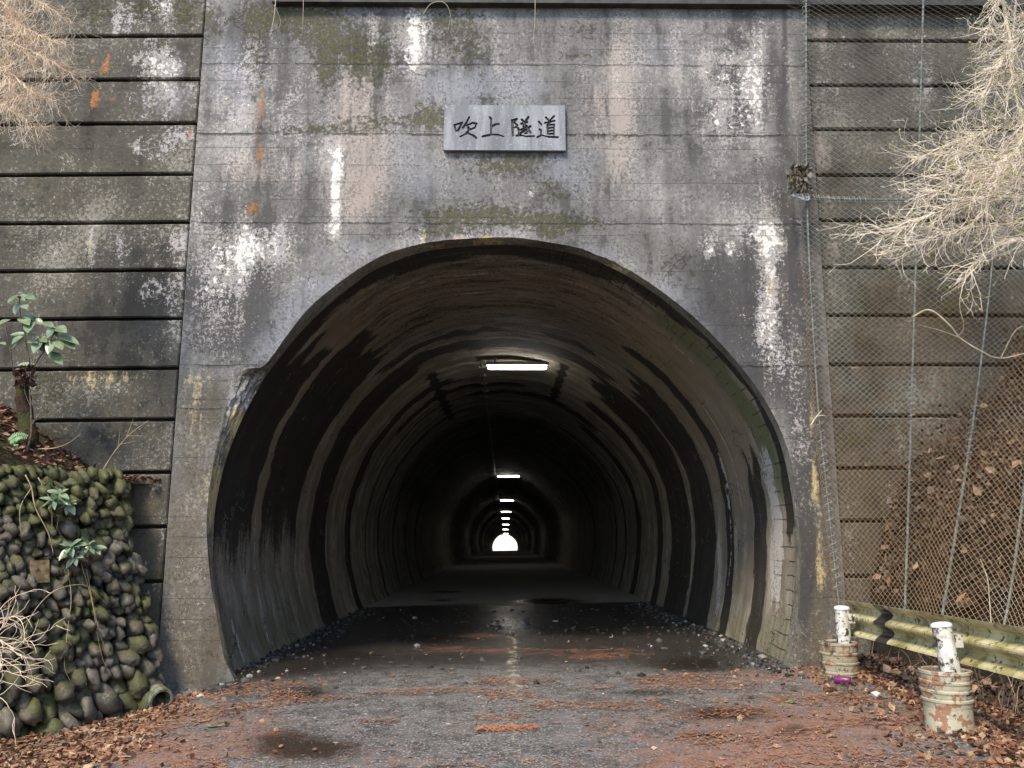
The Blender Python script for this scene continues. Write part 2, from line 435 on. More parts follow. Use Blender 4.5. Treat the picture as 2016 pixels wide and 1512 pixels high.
zj = lambda v: at(1000, v, YW)[2]
head_mat = concrete('headwall_concrete_mat', (0.070, 0.067, 0.064), (0.165, 0.159, 0.151), (0.305, 0.294, 0.284), True, streak=.75,
                    joints=((zj(266), 0.018, 0.75), (zj(441), 0.014, 0.6), (zj(722), 0.02, 0.45), (zj(806), 0.012, 0.45), (zj(128), 0.012, 0.5)))
HB = [  # patches of stain, where they stand on the headwall
 ('white',480,120,60,90,.42),('white',440,250,60,120,.45),('white',560,220,70,100,.42),('white',480,500,90,55,.70),('white',430,560,50,60,.6),('white',520,470,60,30,.5),
 ('white',660,390,13,85,1.0),('white',666,330,10,50,.8),('white',655,450,18,25,.7),('white',815,55,24,60,.9),('white',812,110,16,50,.8),('white',735,60,25,70,.55),
 ('white',640,300,90,60,.40),('white',700,180,60,70,.38),('white',1440,190,75,90,.54),('white',1480,150,40,110,.55),('white',1430,260,50,50,.45),('white',1215,170,18,60,.5),
 ('white',1515,560,22,110,.62),('white',1500,640,24,70,.55),('white',1395,495,14,28,.8),('white',1436,492,9,18,.8),('white',1520,480,40,40,.5),('white',1490,460,70,25,.45),
 ('white',960,330,8,16,.7),('white',1045,380,8,10,.8),('white',420,650,40,70,.42),('white',395,420,30,60,.5),('white',1540,700,30,90,.45),('white',1350,120,120,80,.42),
 ('white',830,470,8,26,.7),('white',910,470,25,12,.6),('white',600,560,40,40,.35),('white',1460,430,90,60,.40),('white',1570,850,20,60,.4),('white',900,100,150,80,.34),
 ('moss',640,70,60,60,.5),('moss',600,40,80,40,.4),('moss',880,40,70,45,.46),('moss',505,110,22,90,.5),('moss',850,225,36,34,.66),('moss',980,330,85,30,.50),('moss',1040,310,60,25,.45),
 ('moss',940,425,130,26,.72),('moss',1110,440,95,20,.62),('moss',870,455,60,15,.5),('moss',1090,375,40,22,.5),('moss',740,120,45,60,.5),('moss',405,35,14,30,.5),('moss',760,240,160,14,.48),
 ('moss',630,258,150,10,.5),('moss',1180,268,90,8,.45),('moss',1150,60,60,20,.40),('moss',640,140,20,60,.55),('moss',960,205,30,30,.42),('moss',1080,460,25,30,.45),('moss',1140,110,60,10,.42),
 ('moss',500,35,60,30,.5),('moss',420,50,20,50,.42),('moss',700,110,60,60,.42),('moss',560,30,60,20,.4),('moss',930,100,60,60,.42),('dark',1545,90,7,130,.75),('dark',1590,330,12,330,.5),('brown',1592,250,12,300,.6),('white',1575,180,16,60,.4),('moss',1330,520,60,30,.35),
 ('rust',517,200,7,70,.55),('rust',512,305,9,30,.5),('rust',497,410,20,22,.6),('rust',505,250,6,60,.5),('rust',1230,440,6,20,.0),('brown',497,405,26,34,.6),
 ('warm',700,200,60,120,.62),('warm',690,390,60,80,.55),('warm',740,340,50,90,.5),('warm',1222,180,26,140,.7),('warm',1215,330,50,100,.45),('warm',1180,200,50,80,.4),('warm',1060,90,200,60,.25),
 ('warm',560,330,90,70,.4),('warm',1540,580,14,60,.7),('warm',470,330,70,50,.4),('warm',1400,150,90,60,.35),
 ('blue',900,180,90,60,.72),('blue',1030,165,70,40,.6),('blue',1130,340,60,60,.55),('blue',780,290,60,60,.4),('blue',930,340,60,60,.4),('blue',1060,300,60,60,.4),('blue',600,310,80,60,.35),
 ('blue',570,620,70,70,.55),('blue',700,490,90,30,.5),('blue',1330,580,80,60,.5),('blue',1450,700,50,50,.45),('blue',440,120,40,80,.45),('blue',1000,440,160,30,.3),('blue',1180,500,60,25,.45),
 ('dark',450,630,100,100,.75),('dark',400,560,70,90,.62),('dark',560,520,80,50,.35),('dark',1420,600,90,110,.66),('dark',1540,400,40,140,.5),('dark',1560,660,60,140,.72),('dark',1460,760,80,100,.66),
 ('dark',560,190,40,110,.40),('dark',820,200,30,80,.36),('dark',1540,200,26,120,.42),('dark',1280,430,80,30,.42),('dark',1430,380,90,60,.40),('dark',1330,350,60,40,.35),('dark',1600,900,40,120,.45),
 ('dark',1582,1100,14,180,.75),('dark',600,180,30,100,.35),('dark',640,480,60,20,.3),('dark',1500,330,60,60,.4),
 ('brown',380,840,70,130,.62),('brown',370,1080,60,170,.75),('brown',380,1280,80,100,.85),('brown',1600,1150,50,200,.85),('brown',1590,1290,50,50,.8),('dark',1590,1060,26,200,.7),('dark',1580,900,24,120,.6),('brown',430,790,40,60,.5),
 ('brown',1330,500,60,40,.35),('brown',1600,600,24,300,.5),('brown',1280,470,50,30,.35),
 ('yellow',1603,950,11,60,.5),('yellow',1612,1060,10,90,.5),('yellow',1620,1140,12,40,.45),('yellow',1515,570,16,60,.45),('yellow',960,472,28,10,.7),('yellow',835,466,8,24,.6),('yellow',905,470,20,12,.5),
 ('yellow',1218,530,20,12,.6),('yellow',385,745,46,24,.36),('yellow',380,800,40,60,.36),('yellow',400,930,40,110,.36),('yellow',350,1150,30,90,.32),('yellow',1440,170,60,60,.25),('yellow',480,760,22,40,.55),('yellow',1600,820,10,60,.45),
 ('dark',470,600,70,110,.5),('dark',1500,620,110,130,.5),('dark',1380,520,100,60,.4),('blue',520,680,60,50,.6),('blue',640,560,60,40,.5),('blue',1380,640,50,40,.5),('blue',480,180,60,90,.5),('blue',700,60,80,40,.4),('blue',820,350,70,60,.45),('blue',1300,100,100,80,.4),
 ('clean',1000,180,250,200,.5),('clean',1350,330,150,200,.4),('clean',600,620,80,90,.7),('clean',1250,520,120,60,.5)]
t = empty('tunnel_portal', (0, YW, 0.1))
tag(t, 'tall stained grey concrete tunnel entrance with wide horseshoe arch and dark bore', 'tunnel')
hw = mobj('headwall', P, gridfaces(NO, MR)[:, ::-1], head_mat, t, smooth=True)
put_masks(hw, masks(P, HB))
# side returns of the headwall
ret_m = simple('return_concrete_mat', (0.06, 0.055, 0.05), (0.14, 0.13, 0.115), 6)
for xa in (XL, XR - 0.02):
    m = MB(); m.box((xa, YW + 0.012, -0.8), (xa + 0.02, YW + 0.35, ZTOP)); m.build('side_return', ret_m, t)
# the arch lip: outline F at the face to outline G behind it
lip_n = 30
ts = np.linspace(0, 1, lip_n)
L3 = np.zeros((NO, lip_n, 3))
rgh = np.exp(-((uF - 490) / 60) ** 2 - ((vF - 780) / 80) ** 2)
for k, tk in enumerate(ts):
    w = tk ** 0.7
    p2 = Fo * (1 - w) + Go * w
    n2 = normals2(p2)
    amp = (0.010 + 0.09 * rgh + 0.025 * np.exp(-((uF - 1190) / 70) ** 2 - ((vF - 515) / 60) ** 2)) * math.sin(math.pi * tk)
    dd = (fbm(q * 0.16, q * 0 + k * 0.45, 77, 5) - 0.5) * amp * 2.4
    p2 = p2 + n2 * dd[:, None]
    L3[:, k, 0] = p2[:, 0]; L3[:, k, 1] = YW + 0.2 * tk + (fbm(q * .21 + 9, q * 0 + k * .6, 78, 5) - .5) * .12 * rgh * math.sin(math.pi * tk) + ydis.reshape(NO, MR)[:, 0] * (1 - tk); L3[:, k, 2] = p2[:, 1]
lipP = L3.reshape(-1, 3)
lip_mat = concrete('lip_concrete_mat', (0.09, 0.084, 0.066), (0.17, 0.16, 0.125), (0.27, 0.25, 0.2), False)
lip = mobj('arch_lip', lipP, gridfaces(NO, lip_n), lip_mat, t, smooth=True)
put_masks(lip, masks(lipP, [('yellow',960,475,50,14,.6),('yellow',1215,530,40,20,.6),('yellow',860,485,30,12,.4),('yellow',425,1000,30,130,.62),('yellow',440,1230,30,110,.66),('brown',420,1000,30,300,.5),
     ('moss',900,480,80,14,.5),('moss',1080,485,90,14,.55),('white',475,790,40,60,.62),('yellow',470,880,30,60,.45),('dark',600,620,120,120,.3),('dark',1560,1050,20,200,.4),('yellow',470,830,26,40,.6)]))
# lining
NS = 260
Gl = catmull([at(a, b, YW + 0.2)[[0, 2]] for a, b in G_PX[1:-1]], NS)
Gl = np.vstack([Gl[:1] + [[0.03, -0.35]], Gl, Gl[-1:] + [[-0.03, -0.35]]]); NS += 2
Gl = Gl + normals2(Gl) * 0.07
ys = nonuni([(9.2, 26, 240), (26, 60, 70), (60, 221, 110)])
NY = len(ys)
sl = np.concatenate([[0], np.cumsum(np.linalg.norm(np.diff(Gl, axis=0), axis=1))]); sl -= sl[-1] / 2
LP = np.zeros((NS, NY, 3))
th = np.linspace(-1, 1, NS)
S_, Y_ = np.meshgrid(sl, ys, indexing='ij')
TH = np.repeat(th[:, None], NY, 1)
nl = normals2(Gl)
jt = np.zeros(NY)
for yj in np.arange(12.0, 221, 6.0): jt = np.maximum(jt, np.exp(-((ys - yj) / 0.05) ** 2))
dis = 0.012 * (fbm(S_ * 1.2, Y_ * 1.2, 41) - .5) + 0.02 * jt[None]
LP[..., 0] = Gl[:, None, 0] + nl[:, None, 0] * dis
LP[..., 1] = Y_
LP[..., 2] = Gl[:, None, 1] + nl[:, None, 1] * dis + drop(ys)[None]
zrel = Gl[:, 1][:, None] + 0 * Y_
def wob(seed, amp=0.35, fs=0.9): return amp * (fbm(S_ * fs, Y_ * 0.6, seed, 3) - .5) + amp * .55 * (fbm(S_ * 4.5, Y_ * 1.2, seed + 1, 4) - .5)
def band(y0, y1, a, b, s, seed, soft=0.06, wa=0.35):
    yy = Y_ + wob(seed, wa)
    e = ss(yy, y0 - soft, y0 + soft) * (1 - ss(yy, y1 - soft, y1 + soft))
    t2 = TH + 0.14 * (fbm(Y_ * 4.5, S_ * 0, seed + 3) - .5)
    return s * e * ss(t2, a - 0.03, a + 0.03) * (1 - ss(t2, b - 0.03, b + 0.03))
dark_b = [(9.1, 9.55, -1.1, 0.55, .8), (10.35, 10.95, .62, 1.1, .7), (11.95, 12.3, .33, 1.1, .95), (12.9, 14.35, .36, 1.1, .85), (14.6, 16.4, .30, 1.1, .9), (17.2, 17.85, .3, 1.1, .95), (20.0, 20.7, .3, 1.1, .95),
          (22.5, 22.8, .2, 1.1, .7), (9.1, 10.8, -1.1, -.40, .9), (11.05, 13.15, -1.1, -.30, .85), (14.0, 15.25, -1.1, -.22, .9), (17.0, 17.6, -1.1, -.12, .95), (19.5, 19.7, -1.1, -.2, .7), (21.4, 21.7, -1.1, -.1, .8),
          (13.3, 13.7, -.35, .0, .7), (14.2, 14.9, -.3, .30, .8), (13.35, 13.6, .08, .22, .95), (18.2, 18.7, -.4, .1, .7), (19.2, 19.8, -.1, .4, .7), (12.2, 12.5, -.45, -.1, .55), (9.1, 9.58, .25, .80, .75), (9.1, 9.6, .78, 1.1, .4),
          (24.3, 24.6, -1, 1, .7), (27.2, 27.9, -1, .2, .6), (30.2, 30.6, -1, 1, .7)]
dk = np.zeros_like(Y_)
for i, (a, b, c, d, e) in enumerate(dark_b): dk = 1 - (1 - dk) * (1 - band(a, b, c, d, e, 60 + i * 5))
for (tc, y0, y1, w) in ((-.205, 15.8, 22.5, .012), (.185, 15.2, 20.0, .010)):
    bars = 0.5 + 0.5 * np.sin(Y_ * 9 + 3 * fbm(Y_, Y_ * 0, 5))
    ww = w + 0.05 * bars * (fbm(Y_ * 3, S_ * 0.2, 91) ** 2)
    dk = np.maximum(dk, 0.95 * np.exp(-((TH - tc) / ww) ** 2) * ss(Y_, y0, y0 + .2) * (1 - ss(Y_, y1 - .5, y1)))
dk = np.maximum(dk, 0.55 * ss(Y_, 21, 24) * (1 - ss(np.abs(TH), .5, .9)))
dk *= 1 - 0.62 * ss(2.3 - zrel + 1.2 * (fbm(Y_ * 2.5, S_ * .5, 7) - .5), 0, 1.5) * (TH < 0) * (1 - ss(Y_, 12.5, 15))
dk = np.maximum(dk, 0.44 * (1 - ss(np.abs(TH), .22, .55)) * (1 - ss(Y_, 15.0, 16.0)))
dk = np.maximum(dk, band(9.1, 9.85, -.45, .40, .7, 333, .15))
wh = np.zeros_like(Y_); gr = np.zeros_like(Y_); br_ = np.zeros_like(Y_); wm = np.zeros_like(Y_)
wh = np.maximum(wh, band(9.75, 10.2, .64, .93, .75, 201, .1) )
wh = np.maximum(wh, band(9.8, 10.1, .72, .86, 1.0, 205, .08))
wh = np.maximum(wh, band(12.45, 12.75, .80, .93, .8, 209))
for i, (yy, a, b) in enumerate(((10.95, -.95, -.70), (13.0, -.95, -.8), (12.05, .62, .9), (14.5, .55, .95), (9.75, -.97, -.88), (15.3, -.95, -.75), (11.4, .5, .75))):
    wh = np.maximum(wh, band(yy - .03, yy + .05, a, b, .8, 220 + i * 7, .03, .25))
for i, (yy, a, b) in enumerate(((10.45, -.35, .55), (11.3, -.30, .35), (13.95, .1, .5), (15.1, -.2, .2))):
    wh = np.maximum(wh, band(yy - .012, yy + .016, a, b, .62, 260 + i * 7, .015, .12))
gr = np.maximum(gr, band(9.6, 10.25, .30, .72, .75, 241, .15))
gr = np.maximum(gr, 0.5 * ss(-zrel, -1.2, -0.3) * (1 - ss(Y_, 10.5, 16)))
br_ = np.maximum(br_, band(10.2, 12.9, -.75, .72, .8, 251, .4))
br_ = np.maximum(br_, 0.45 * (1 - ss(Y_, 14, 22)))
wm = band(16.3, 24, -1.1, 1.1, .35, 271, .5)
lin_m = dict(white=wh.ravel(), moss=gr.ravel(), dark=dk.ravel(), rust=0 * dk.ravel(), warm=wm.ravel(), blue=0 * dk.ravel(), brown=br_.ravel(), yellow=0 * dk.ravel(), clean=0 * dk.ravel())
def lining_mat():
    M = Mat('tunnel_lining_mat')
    _, white, moss, dark = M.attr('mA'); _, rust, warm, blue = M.attr('mB'); _, brown, yellow, clean = M.attr('mC')
    st_v = M.node('ShaderNodeAttribute', attribute_name='st').outputs['Vector']
    st = M.noise(1.0, 6, 0.62, vec=M.vmul(st_v, (0.5, 3.0, 1)))
    st2 = M.noise(1.0, 7, 0.72, vec=M.vmul(st_v, (1.4, 7.0, 1)), dist=.3)
    fine = M.noise(26.0, 5, 0.65)
    col = M.mix(M.ss(st, 0.36, 0.64), (0.19, 0.172, 0.14), (0.40, 0.36, 0.295))
    mot = M.noise(2.6, 9, .72); col = M.mix(M.ss(mot,   .42, .62, .0, .5), col, (0.085, 0.076, 0.056))
    col = M.mix(M.mul(M.thr(brown, mot, 1.4, .4), .75), col, M.mix(st2, (0.18, 0.137, 0.092), (0.36, 0.285, 0.195)))
    col = M.mix(M.thr(moss, st2, 2.0, .25), col, M.mix(fine, (0.10, 0.105, 0.05), (0.20, 0.21, 0.12)))
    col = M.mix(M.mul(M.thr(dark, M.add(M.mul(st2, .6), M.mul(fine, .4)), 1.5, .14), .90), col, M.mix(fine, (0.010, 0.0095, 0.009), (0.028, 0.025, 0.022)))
    col = M.mix(M.thr(M.mul(white, .85), M.add(M.mul(st2, .6), M.mul(fine, .4)), 3.2, .12), col, M.mix(fine, (0.36, 0.33, 0.30), (0.60, 0.55, 0.50)))
    s_, y_, _z = M.xyz(st_v)
    fr = M.math('FRACT', M.mul(M.add(s_, M.mul(M.sub(M.noise(3.0, 4), .5), .05)), 1 / 0.16))
    ln = M.mul(M.math('LESS_THAN', fr, 0.10), M.ss(y_, 9.6, 10.4, 1.0, 0.0))
    ln = M.mul(M.mul(ln, M.ss(s_, .4, .8)), M.ss(M.noise(2.5, 3), .42, .52))
    col = M.mix(M.mul(ln, .75), col, (0.012, 0.011, 0.01))
    ck = M.mul(M.ss(M.math('ABSOLUTE', M.sub(M.noise(0.9, 6, .6, vec=M.vmul(M.pos, (1, .55, 1))), .5)), .0, .004, 1, 0), M.ss(M.noise(.8, 2), .45, .52))
    col = M.mix(M.mul(ck, .8), col, M.mix(M.ss(mot, .45, .55), (.02, .018, .015), (.34, .31, .26)))
    M.bump(M.sub(M.add(M.mul(fine, .7), M.add(M.mul(st2, .5), M.mul(mot, .9))), M.add(ln, ck)), .9, .02)
    return M.fin(col, M.ss(st2, .3, .7, .78, .97), .15)
P = LP.reshape(-1, 3)
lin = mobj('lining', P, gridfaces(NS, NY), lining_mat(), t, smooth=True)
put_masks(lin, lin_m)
set_col(lin, 'st', np.stack([S_.ravel(), Y_.ravel(), 0 * Y_.ravel()], 1))
# step from the lip back to the wider lining
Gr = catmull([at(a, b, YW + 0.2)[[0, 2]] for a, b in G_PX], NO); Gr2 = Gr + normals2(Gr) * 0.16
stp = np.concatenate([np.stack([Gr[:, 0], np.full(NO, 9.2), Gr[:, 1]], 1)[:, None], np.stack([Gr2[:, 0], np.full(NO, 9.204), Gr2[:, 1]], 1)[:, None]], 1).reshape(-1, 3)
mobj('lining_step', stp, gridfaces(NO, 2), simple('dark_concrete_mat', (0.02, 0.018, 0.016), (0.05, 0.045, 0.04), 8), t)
# coping beam over the wall
m = MB(); m.box((at(535, 0, 8.9)[0], 8.90, ZT), (9.5, 9.4, ZT + 0.5))
m.build('coping', simple('coping_concrete_mat', (0.025, 0.025, 0.024), (0.06, 0.058, 0.052), 7), t)
# the far headwall, round the other mouth
Ge = np.stack([Gl[:, 0], Gl[:, 1] + drop(221.0)], 1)
fo = []
for (x, z) in Ge:
    a = math.atan2(z + 1.0, x); fo.append((9 * math.cos(a), -1.0 + 12 * max(math.sin(a), -.5)))
P = np.concatenate([np.stack([Ge[:, 0], np.full(NS, 221.0), Ge[:, 1]], 1)[:, None], np.array([(x, 221.0, z) for x, z in fo])[:, None]], 1).reshape(-1, 3)
mobj('far_headwall', P, gridfaces(NS, 2), simple('far_concrete_mat', (0.1, 0.1, 0.095), (0.2, 0.19, 0.18), 3), t)

# hill over the tunnel
hx = nonuni([(-300, -30, 12), (-30, 30, 31), (30, 300, 12)]); hy = nonuni([(9.45, 40, 20), (40, 218, 40)])
X, Y = np.meshgrid(hx, hy, indexing='ij')
Z = ZT + 0.3 + 22 * ss(Y, 9, 60) * (1 - ss(Y, 150, 221)) + 3 * (fbm(X * .05, Y * .05, 7) - .5) * ss(Y, 9, 20) + 10 * ss(np.abs(X), 12, 60)
hill = mobj('hill', np.stack([X, Y, Z], -1).reshape(-1, 3), gridfaces(len(hx), len(hy)), soil, smooth=True)
tag(hill, kind='structure')

# ------------------------------------------------------------------ name plaque with carved writing
def plaque():
    a = at(875, 207, 8.95); b = at(1113.5, 296.5, 8.95)
    x0, x1, z1, z0 = a[0], b[0], a[2], b[2]
    W, H = x1 - x0, z1 - z0
    def zm(x, y): return ((x - 110) / 1790 * W, H - (y - 125) / 670 * H)
    CH = [
     [[(262,425),(285,510)], [(262,425),(375,388),(322,505)], [(285,510),(322,503)], [(478,308),(440,390),(390,465)], [(440,432),(530,392),(588,402),(565,462),(500,490),(462,466)],
      [(470,455),(482,492),(438,552),(350,597)], [(474,550),(540,578),(584,614)]],
     [[(788,308),(806,340),(806,566)], [(822,440),(870,412),(918,406)], [(682,593),(800,566),(905,566),(985,592)]],
     [[(1112,352),(1182,332),(1147,384),(1187,420),(1180,452),(1146,460)], [(1118,362),(1126,576)], [(1205,470),(1212,500),(1210,570)], [(1180,580),(1240,572),(1320,590),(1436,585)],
      [(1258,340),(1286,372)], [(1356,302),(1322,350),(1290,386)], [(1250,402),(1336,376)], [(1302,398),(1282,440),(1330,428)], [(1328,430),(1350,480),(1332,538),(1304,546)],
      [(1322,450),(1246,492)], [(1336,482),(1240,540)], [(1384,438),(1346,474)], [(1346,480),(1384,532)]],
     [[(1510,370),(1546,412)], [(1520,482),(1542,500),(1540,572)], [(1486,601),(1546,571),(1650,595),(1786,600)], [(1614,304),(1646,340)], [(1736,285),(1692,332),(1650,372)], [(1600,390),(1742,356)],
      [(1680,372),(1640,420)], [(1636,420),(1641,552)], [(1636,424),(1736,410),(1730,566)], [(1652,466),(1716,456)], [(1652,510),(1716,500)], [(1645,552),(1726,546)]]]
    nx, nz = 520, 200
    gx = np.linspace(0, W, nx); gz = np.linspace(0, H, nz)
    X, Z = np.meshgrid(gx, gz, indexing='ij')
    depth = np.zeros((nx, nz)); who = np.full((nx, nz), -1)
    for ci, strokes in enumerate(CH):
        for s in strokes:
            pts = [zm(*p) for p in s]
            for k in range(len(pts) - 1):
                (ax, az), (bx, bz) = pts[k], pts[k + 1]
                dx, dz = bx - ax, bz - az
                tt = np.clip(((X - ax) * dx + (Z - az) * dz) / (dx * dx + dz * dz + 1e-12), 0, 1)
                d = np.hypot(X - ax - tt * dx, Z - az - tt * dz)
                hwid = 0.0112 + 0.0028 * math.sin(k * 2.1 + ci)
                g = np.clip((hwid - d) / (hwid * 0.45), 0, 1)
                who = np.where((g > 0) & (g > depth), ci, who); depth = np.maximum(depth, g)
    V = np.stack([x0 + X, 8.945 + 0.020 * depth + 0.001 * (fbm(X * 30, Z * 30, 2) - .5), z0 + Z], -1).reshape(-1, 3)
    fs = gridfaces(nx, nz); wf = who.ravel()[fs].max(1)
    t = empty('name_plaque', ((x0 + x1) / 2, 8.99, z0))
    tag(t, 'grey rectangular stone nameplate carved with four dark characters above the arch', 'plaque')
    M = Mat('plaque_stone_mat')
    st = M.noise(1.0, 5, .6, vec=M.vmul(M.pos, (9, 3, 1.2))); f = M.noise(60, 4)
    col = M.mix(M.ss(st, .36, .66), (0.145, 0.152, 0.167), (0.27, 0.278, 0.302))
    x, y, z = M.xyz()
    stain = M.mul(M.mul(M.ss(M.math('ABSOLUTE', M.sub(x, float(x0 + W * .42))), .03, .10, 1, 0), M.ss(z, z0 + H * .42, z0 + H * .25)), M.ss(st, .3, .6, .4, 1))
    col = M.mix(M.mul(stain, .7), col, (0.09, 0.09, 0.10))
    col = M.mix(M.mul(M.ss(M.noise(40, 5, .7), .58, .66), .6), col, (.52, .53, .56))
    M.bump(f, .3, .004)
    mat = M.fin(col, .6, .4)
    dark = simple('carving_dirt_mat', (0.035, 0.034, 0.036), (0.10, 0.10, 0.105), 60, .9, .2)
    def sub(name, sel, mt):
        f = fs[sel]; idx = np.unique(f); mp = np.full(len(V), -1); mp[idx] = np.arange(len(idx))
        return mobj(name, V[idx], mp[f][:, ::-1], mt, t, smooth=False)
    sub('stone_face', wf < 0, mat)
    for ci in range(4): sub('carved_character', wf == ci, dark)
    m = MB()
    for bx in (((x0, 8.9465, z0 - .001), (x1, 9.02, z0)), ((x0, 8.9465, z1), (x1, 9.02, z1 + .001)), ((x0 - .001, 8.9465, z0), (x0, 9.02, z1)), ((x1, 8.9465, z0), (x1 + .001, 9.02, z1))): m.box(*bx)
    m.build('stone_edge', simple('plaque_edge_mat', (.10, .10, .11), (.2, .2, .22), 20), t)
plaque()

# ------------------------------------------------------------------ panelled retaining walls either side
panelL = concrete('left_panel_concrete_mat', (0.022, 0.020, 0.014), (0.068, 0.061, 0.045), (0.135, 0.124, 0.094), True, streak=.4)
panelR = concrete('right_panel_concrete_mat', (0.042, 0.039, 0.030), (0.095, 0.089, 0.071), (0.18, 0.17, 0.138), True, streak=.3)
PB = [('white',310,120,60,40,.55),('white',330,170,60,50,.5),('white',325,20,16,34,.9),('white',260,35,60,30,.5),('white',340,280,50,40,.45),('white',270,290,12,20,.8),('white',180,490,10,60,.7),('white',330,480,50,50,.52),
      ('white',310,570,60,40,.58),('white',340,650,40,30,.45),('white',210,760,60,25,.42),('white',240,490,30,40,.4),('white',90,470,60,30,.3),
      ('rust',183,120,6,12,.85),('rust',215,130,7,34,.75),('rust',200,135,6,18,.6),('rust',186,195,9,26,.9),('rust',222,195,7,14,.7),('rust',375,265,10,20,.5),('rust',200,500,8,18,.45),('rust',357,370,5,6,.6),
      ('moss',190,25,40,50,.52),('moss',290,20,60,20,.5),('moss',360,20,30,40,.6),('moss',60,400,60,30,.30),('moss',90,770,40,60,.5),('moss',40,480,50,30,.35),('moss',100,870,50,30,.4),
      ('blue',350,190,40,50,.5),('blue',300,200,50,40,.35),('blue',340,120,40,40,.35),('dark',330,600,60,60,.45),('dark',280,660,60,40,.45),('dark',240,880,80,40,.3),('dark',200,380,100,30,.35),
      ('brown',60,270,120,70,.5),('brown',100,380,120,40,.45),('brown',220,770,120,40,.4),('brown',250,850,80,50,.55),('brown',290,980,50,60,.6),('brown',290,1100,40,60,.65),('brown',100,560,120,60,.45),('brown',300,1220,30,60,.7),
      ('yellow',160,750,80,24,.42),('yellow',250,740,60,14,.4),('yellow',220,860,50,20,.36),('yellow',80,400,30,30,.3),('yellow',300,960,20,20,.4),('yellow',180,480,10,40,.5),
      # right wall
      ('warm',1620,60,40,50,.5),('warm',1615,300,30,60,.6),('warm',1640,400,30,30,.5),('warm',1640,490,25,30,.55),('warm',1640,570,20,30,.5),('warm',1900,40,60,30,.4),('blue',1640,230,40,40,.3),
      ('moss',1700,580,60,40,.42),('moss',1700,670,60,40,.40),('moss',1680,865,40,20,.62),('moss',1850,560,80,60,.45),('moss',1880,640,80,40,.42),('dark',1800,700,100,60,.35),('dark',1750,850,60,60,.3),('dark',1950,640,80,120,.5),
      ('brown',1690,960,60,60,.7),('brown',1680,1090,60,50,.85),('brown',1720,800,80,60,.4),('yellow',1710,915,50,12,.4),('yellow',1680,725,20,10,.5),('white',1690,560,8,10,.4),('yellow',1660,1070,24,40,.35),
      ('white',1830,150,60,60,.3),('brown',1850,600,150,120,.35),('dark',1700,420,80,50,.3)]
core_mat = simple('wall_core_mat', (0.012, 0.011, 0.010), (0.03, 0.028, 0.025), 12, .95)
def panel(name, x0, x1, z0, z1, yf, slope, xref, mat, parent, step=0.06):
    bv = 0.014
    xs = np.concatenate([[x0, x0], np.linspace(x0 + bv, x1 - bv, max(3, int((x1 - x0) / step))), [x1, x1]])
    zs = np.concatenate([[z0, z0], np.linspace(z0 + bv, z1 - bv, max(3, int((z1 - z0) / step))), [z1, z1]])
    nx, nz = len(xs), len(zs)
    ri = np.minimum(np.minimum(np.arange(nx), np.arange(nx)[::-1])[:, None], np.minimum(np.arange(nz), np.arange(nz)[::-1])[None])
    X, Z = np.meshgrid(xs, zs, indexing='ij')
    Yy = yf + np.where(ri == 0, 0.11, np.where(ri == 1, bv, 0)) + 0.008 * (fbm(X * 2.5, Z * 2.5, 51) - .5) * (ri > 1)
    Zz = Z + slope * (X - xref) + np.where((ri == 1), 0.008 * (fbm(X * 9, Z * 9, 55) - .5), 0)
    P = np.stack([X, Yy, Zz], -1).reshape(-1, 3)
    o = mobj(name, P, gridfaces(nx, nz), mat, parent, smooth=False)
    put_masks(o, masks(P, PB))
    return o
def retaining(side, vs, label):
    t = empty('retaining_wall', ((XL - 3) if side < 0 else XR + 2, 9.1, 0))
    tag(t, label, 'wall')
    m = MB()
    if side < 0: m.box((-13, 9.14, -0.8), (XL + 0.0, 9.4, ZTOP))
    else: m.box((XR + 0.0, 9.14, -0.8), (12, 9.4, ZTOP))
    m.build('wall_core', core_mat, t)
    zs = [at(360 if side < 0 else 1640, v, 9.06)[2] for v in vs]
    slope = 0.012 if side < 0 else 0.0
    for a, b in zip(zs[:-1], zs[1:]):
        hi, lo = a, b
        if side < 0: panel('wall_panel', -12.5, XL - 0.035, lo + 0.019, hi - 0.019, 9.05, slope, XL, panelL, t)
        else: panel('wall_panel', XR + 0.02, 11.5, lo + 0.017, hi - 0.017, 9.06, slope, XR, panelR, t)
retaining(-1, [-95, -15, 71, 157, 243, 343, 438, 532, 627, 725, 826, 930, 1037, 1145, 1258, 1375, 1480], 'dark stained concrete wall of horizontal panels left of the tunnel, behind mossy cobbles')
retaining(1, [-95, -8, 80, 168, 255, 345, 434, 527, 621, 718, 819, 922, 1026, 1135, 1250, 1370], 'olive grey concrete wall of horizontal panels behind wire netting, right of the tunnel')

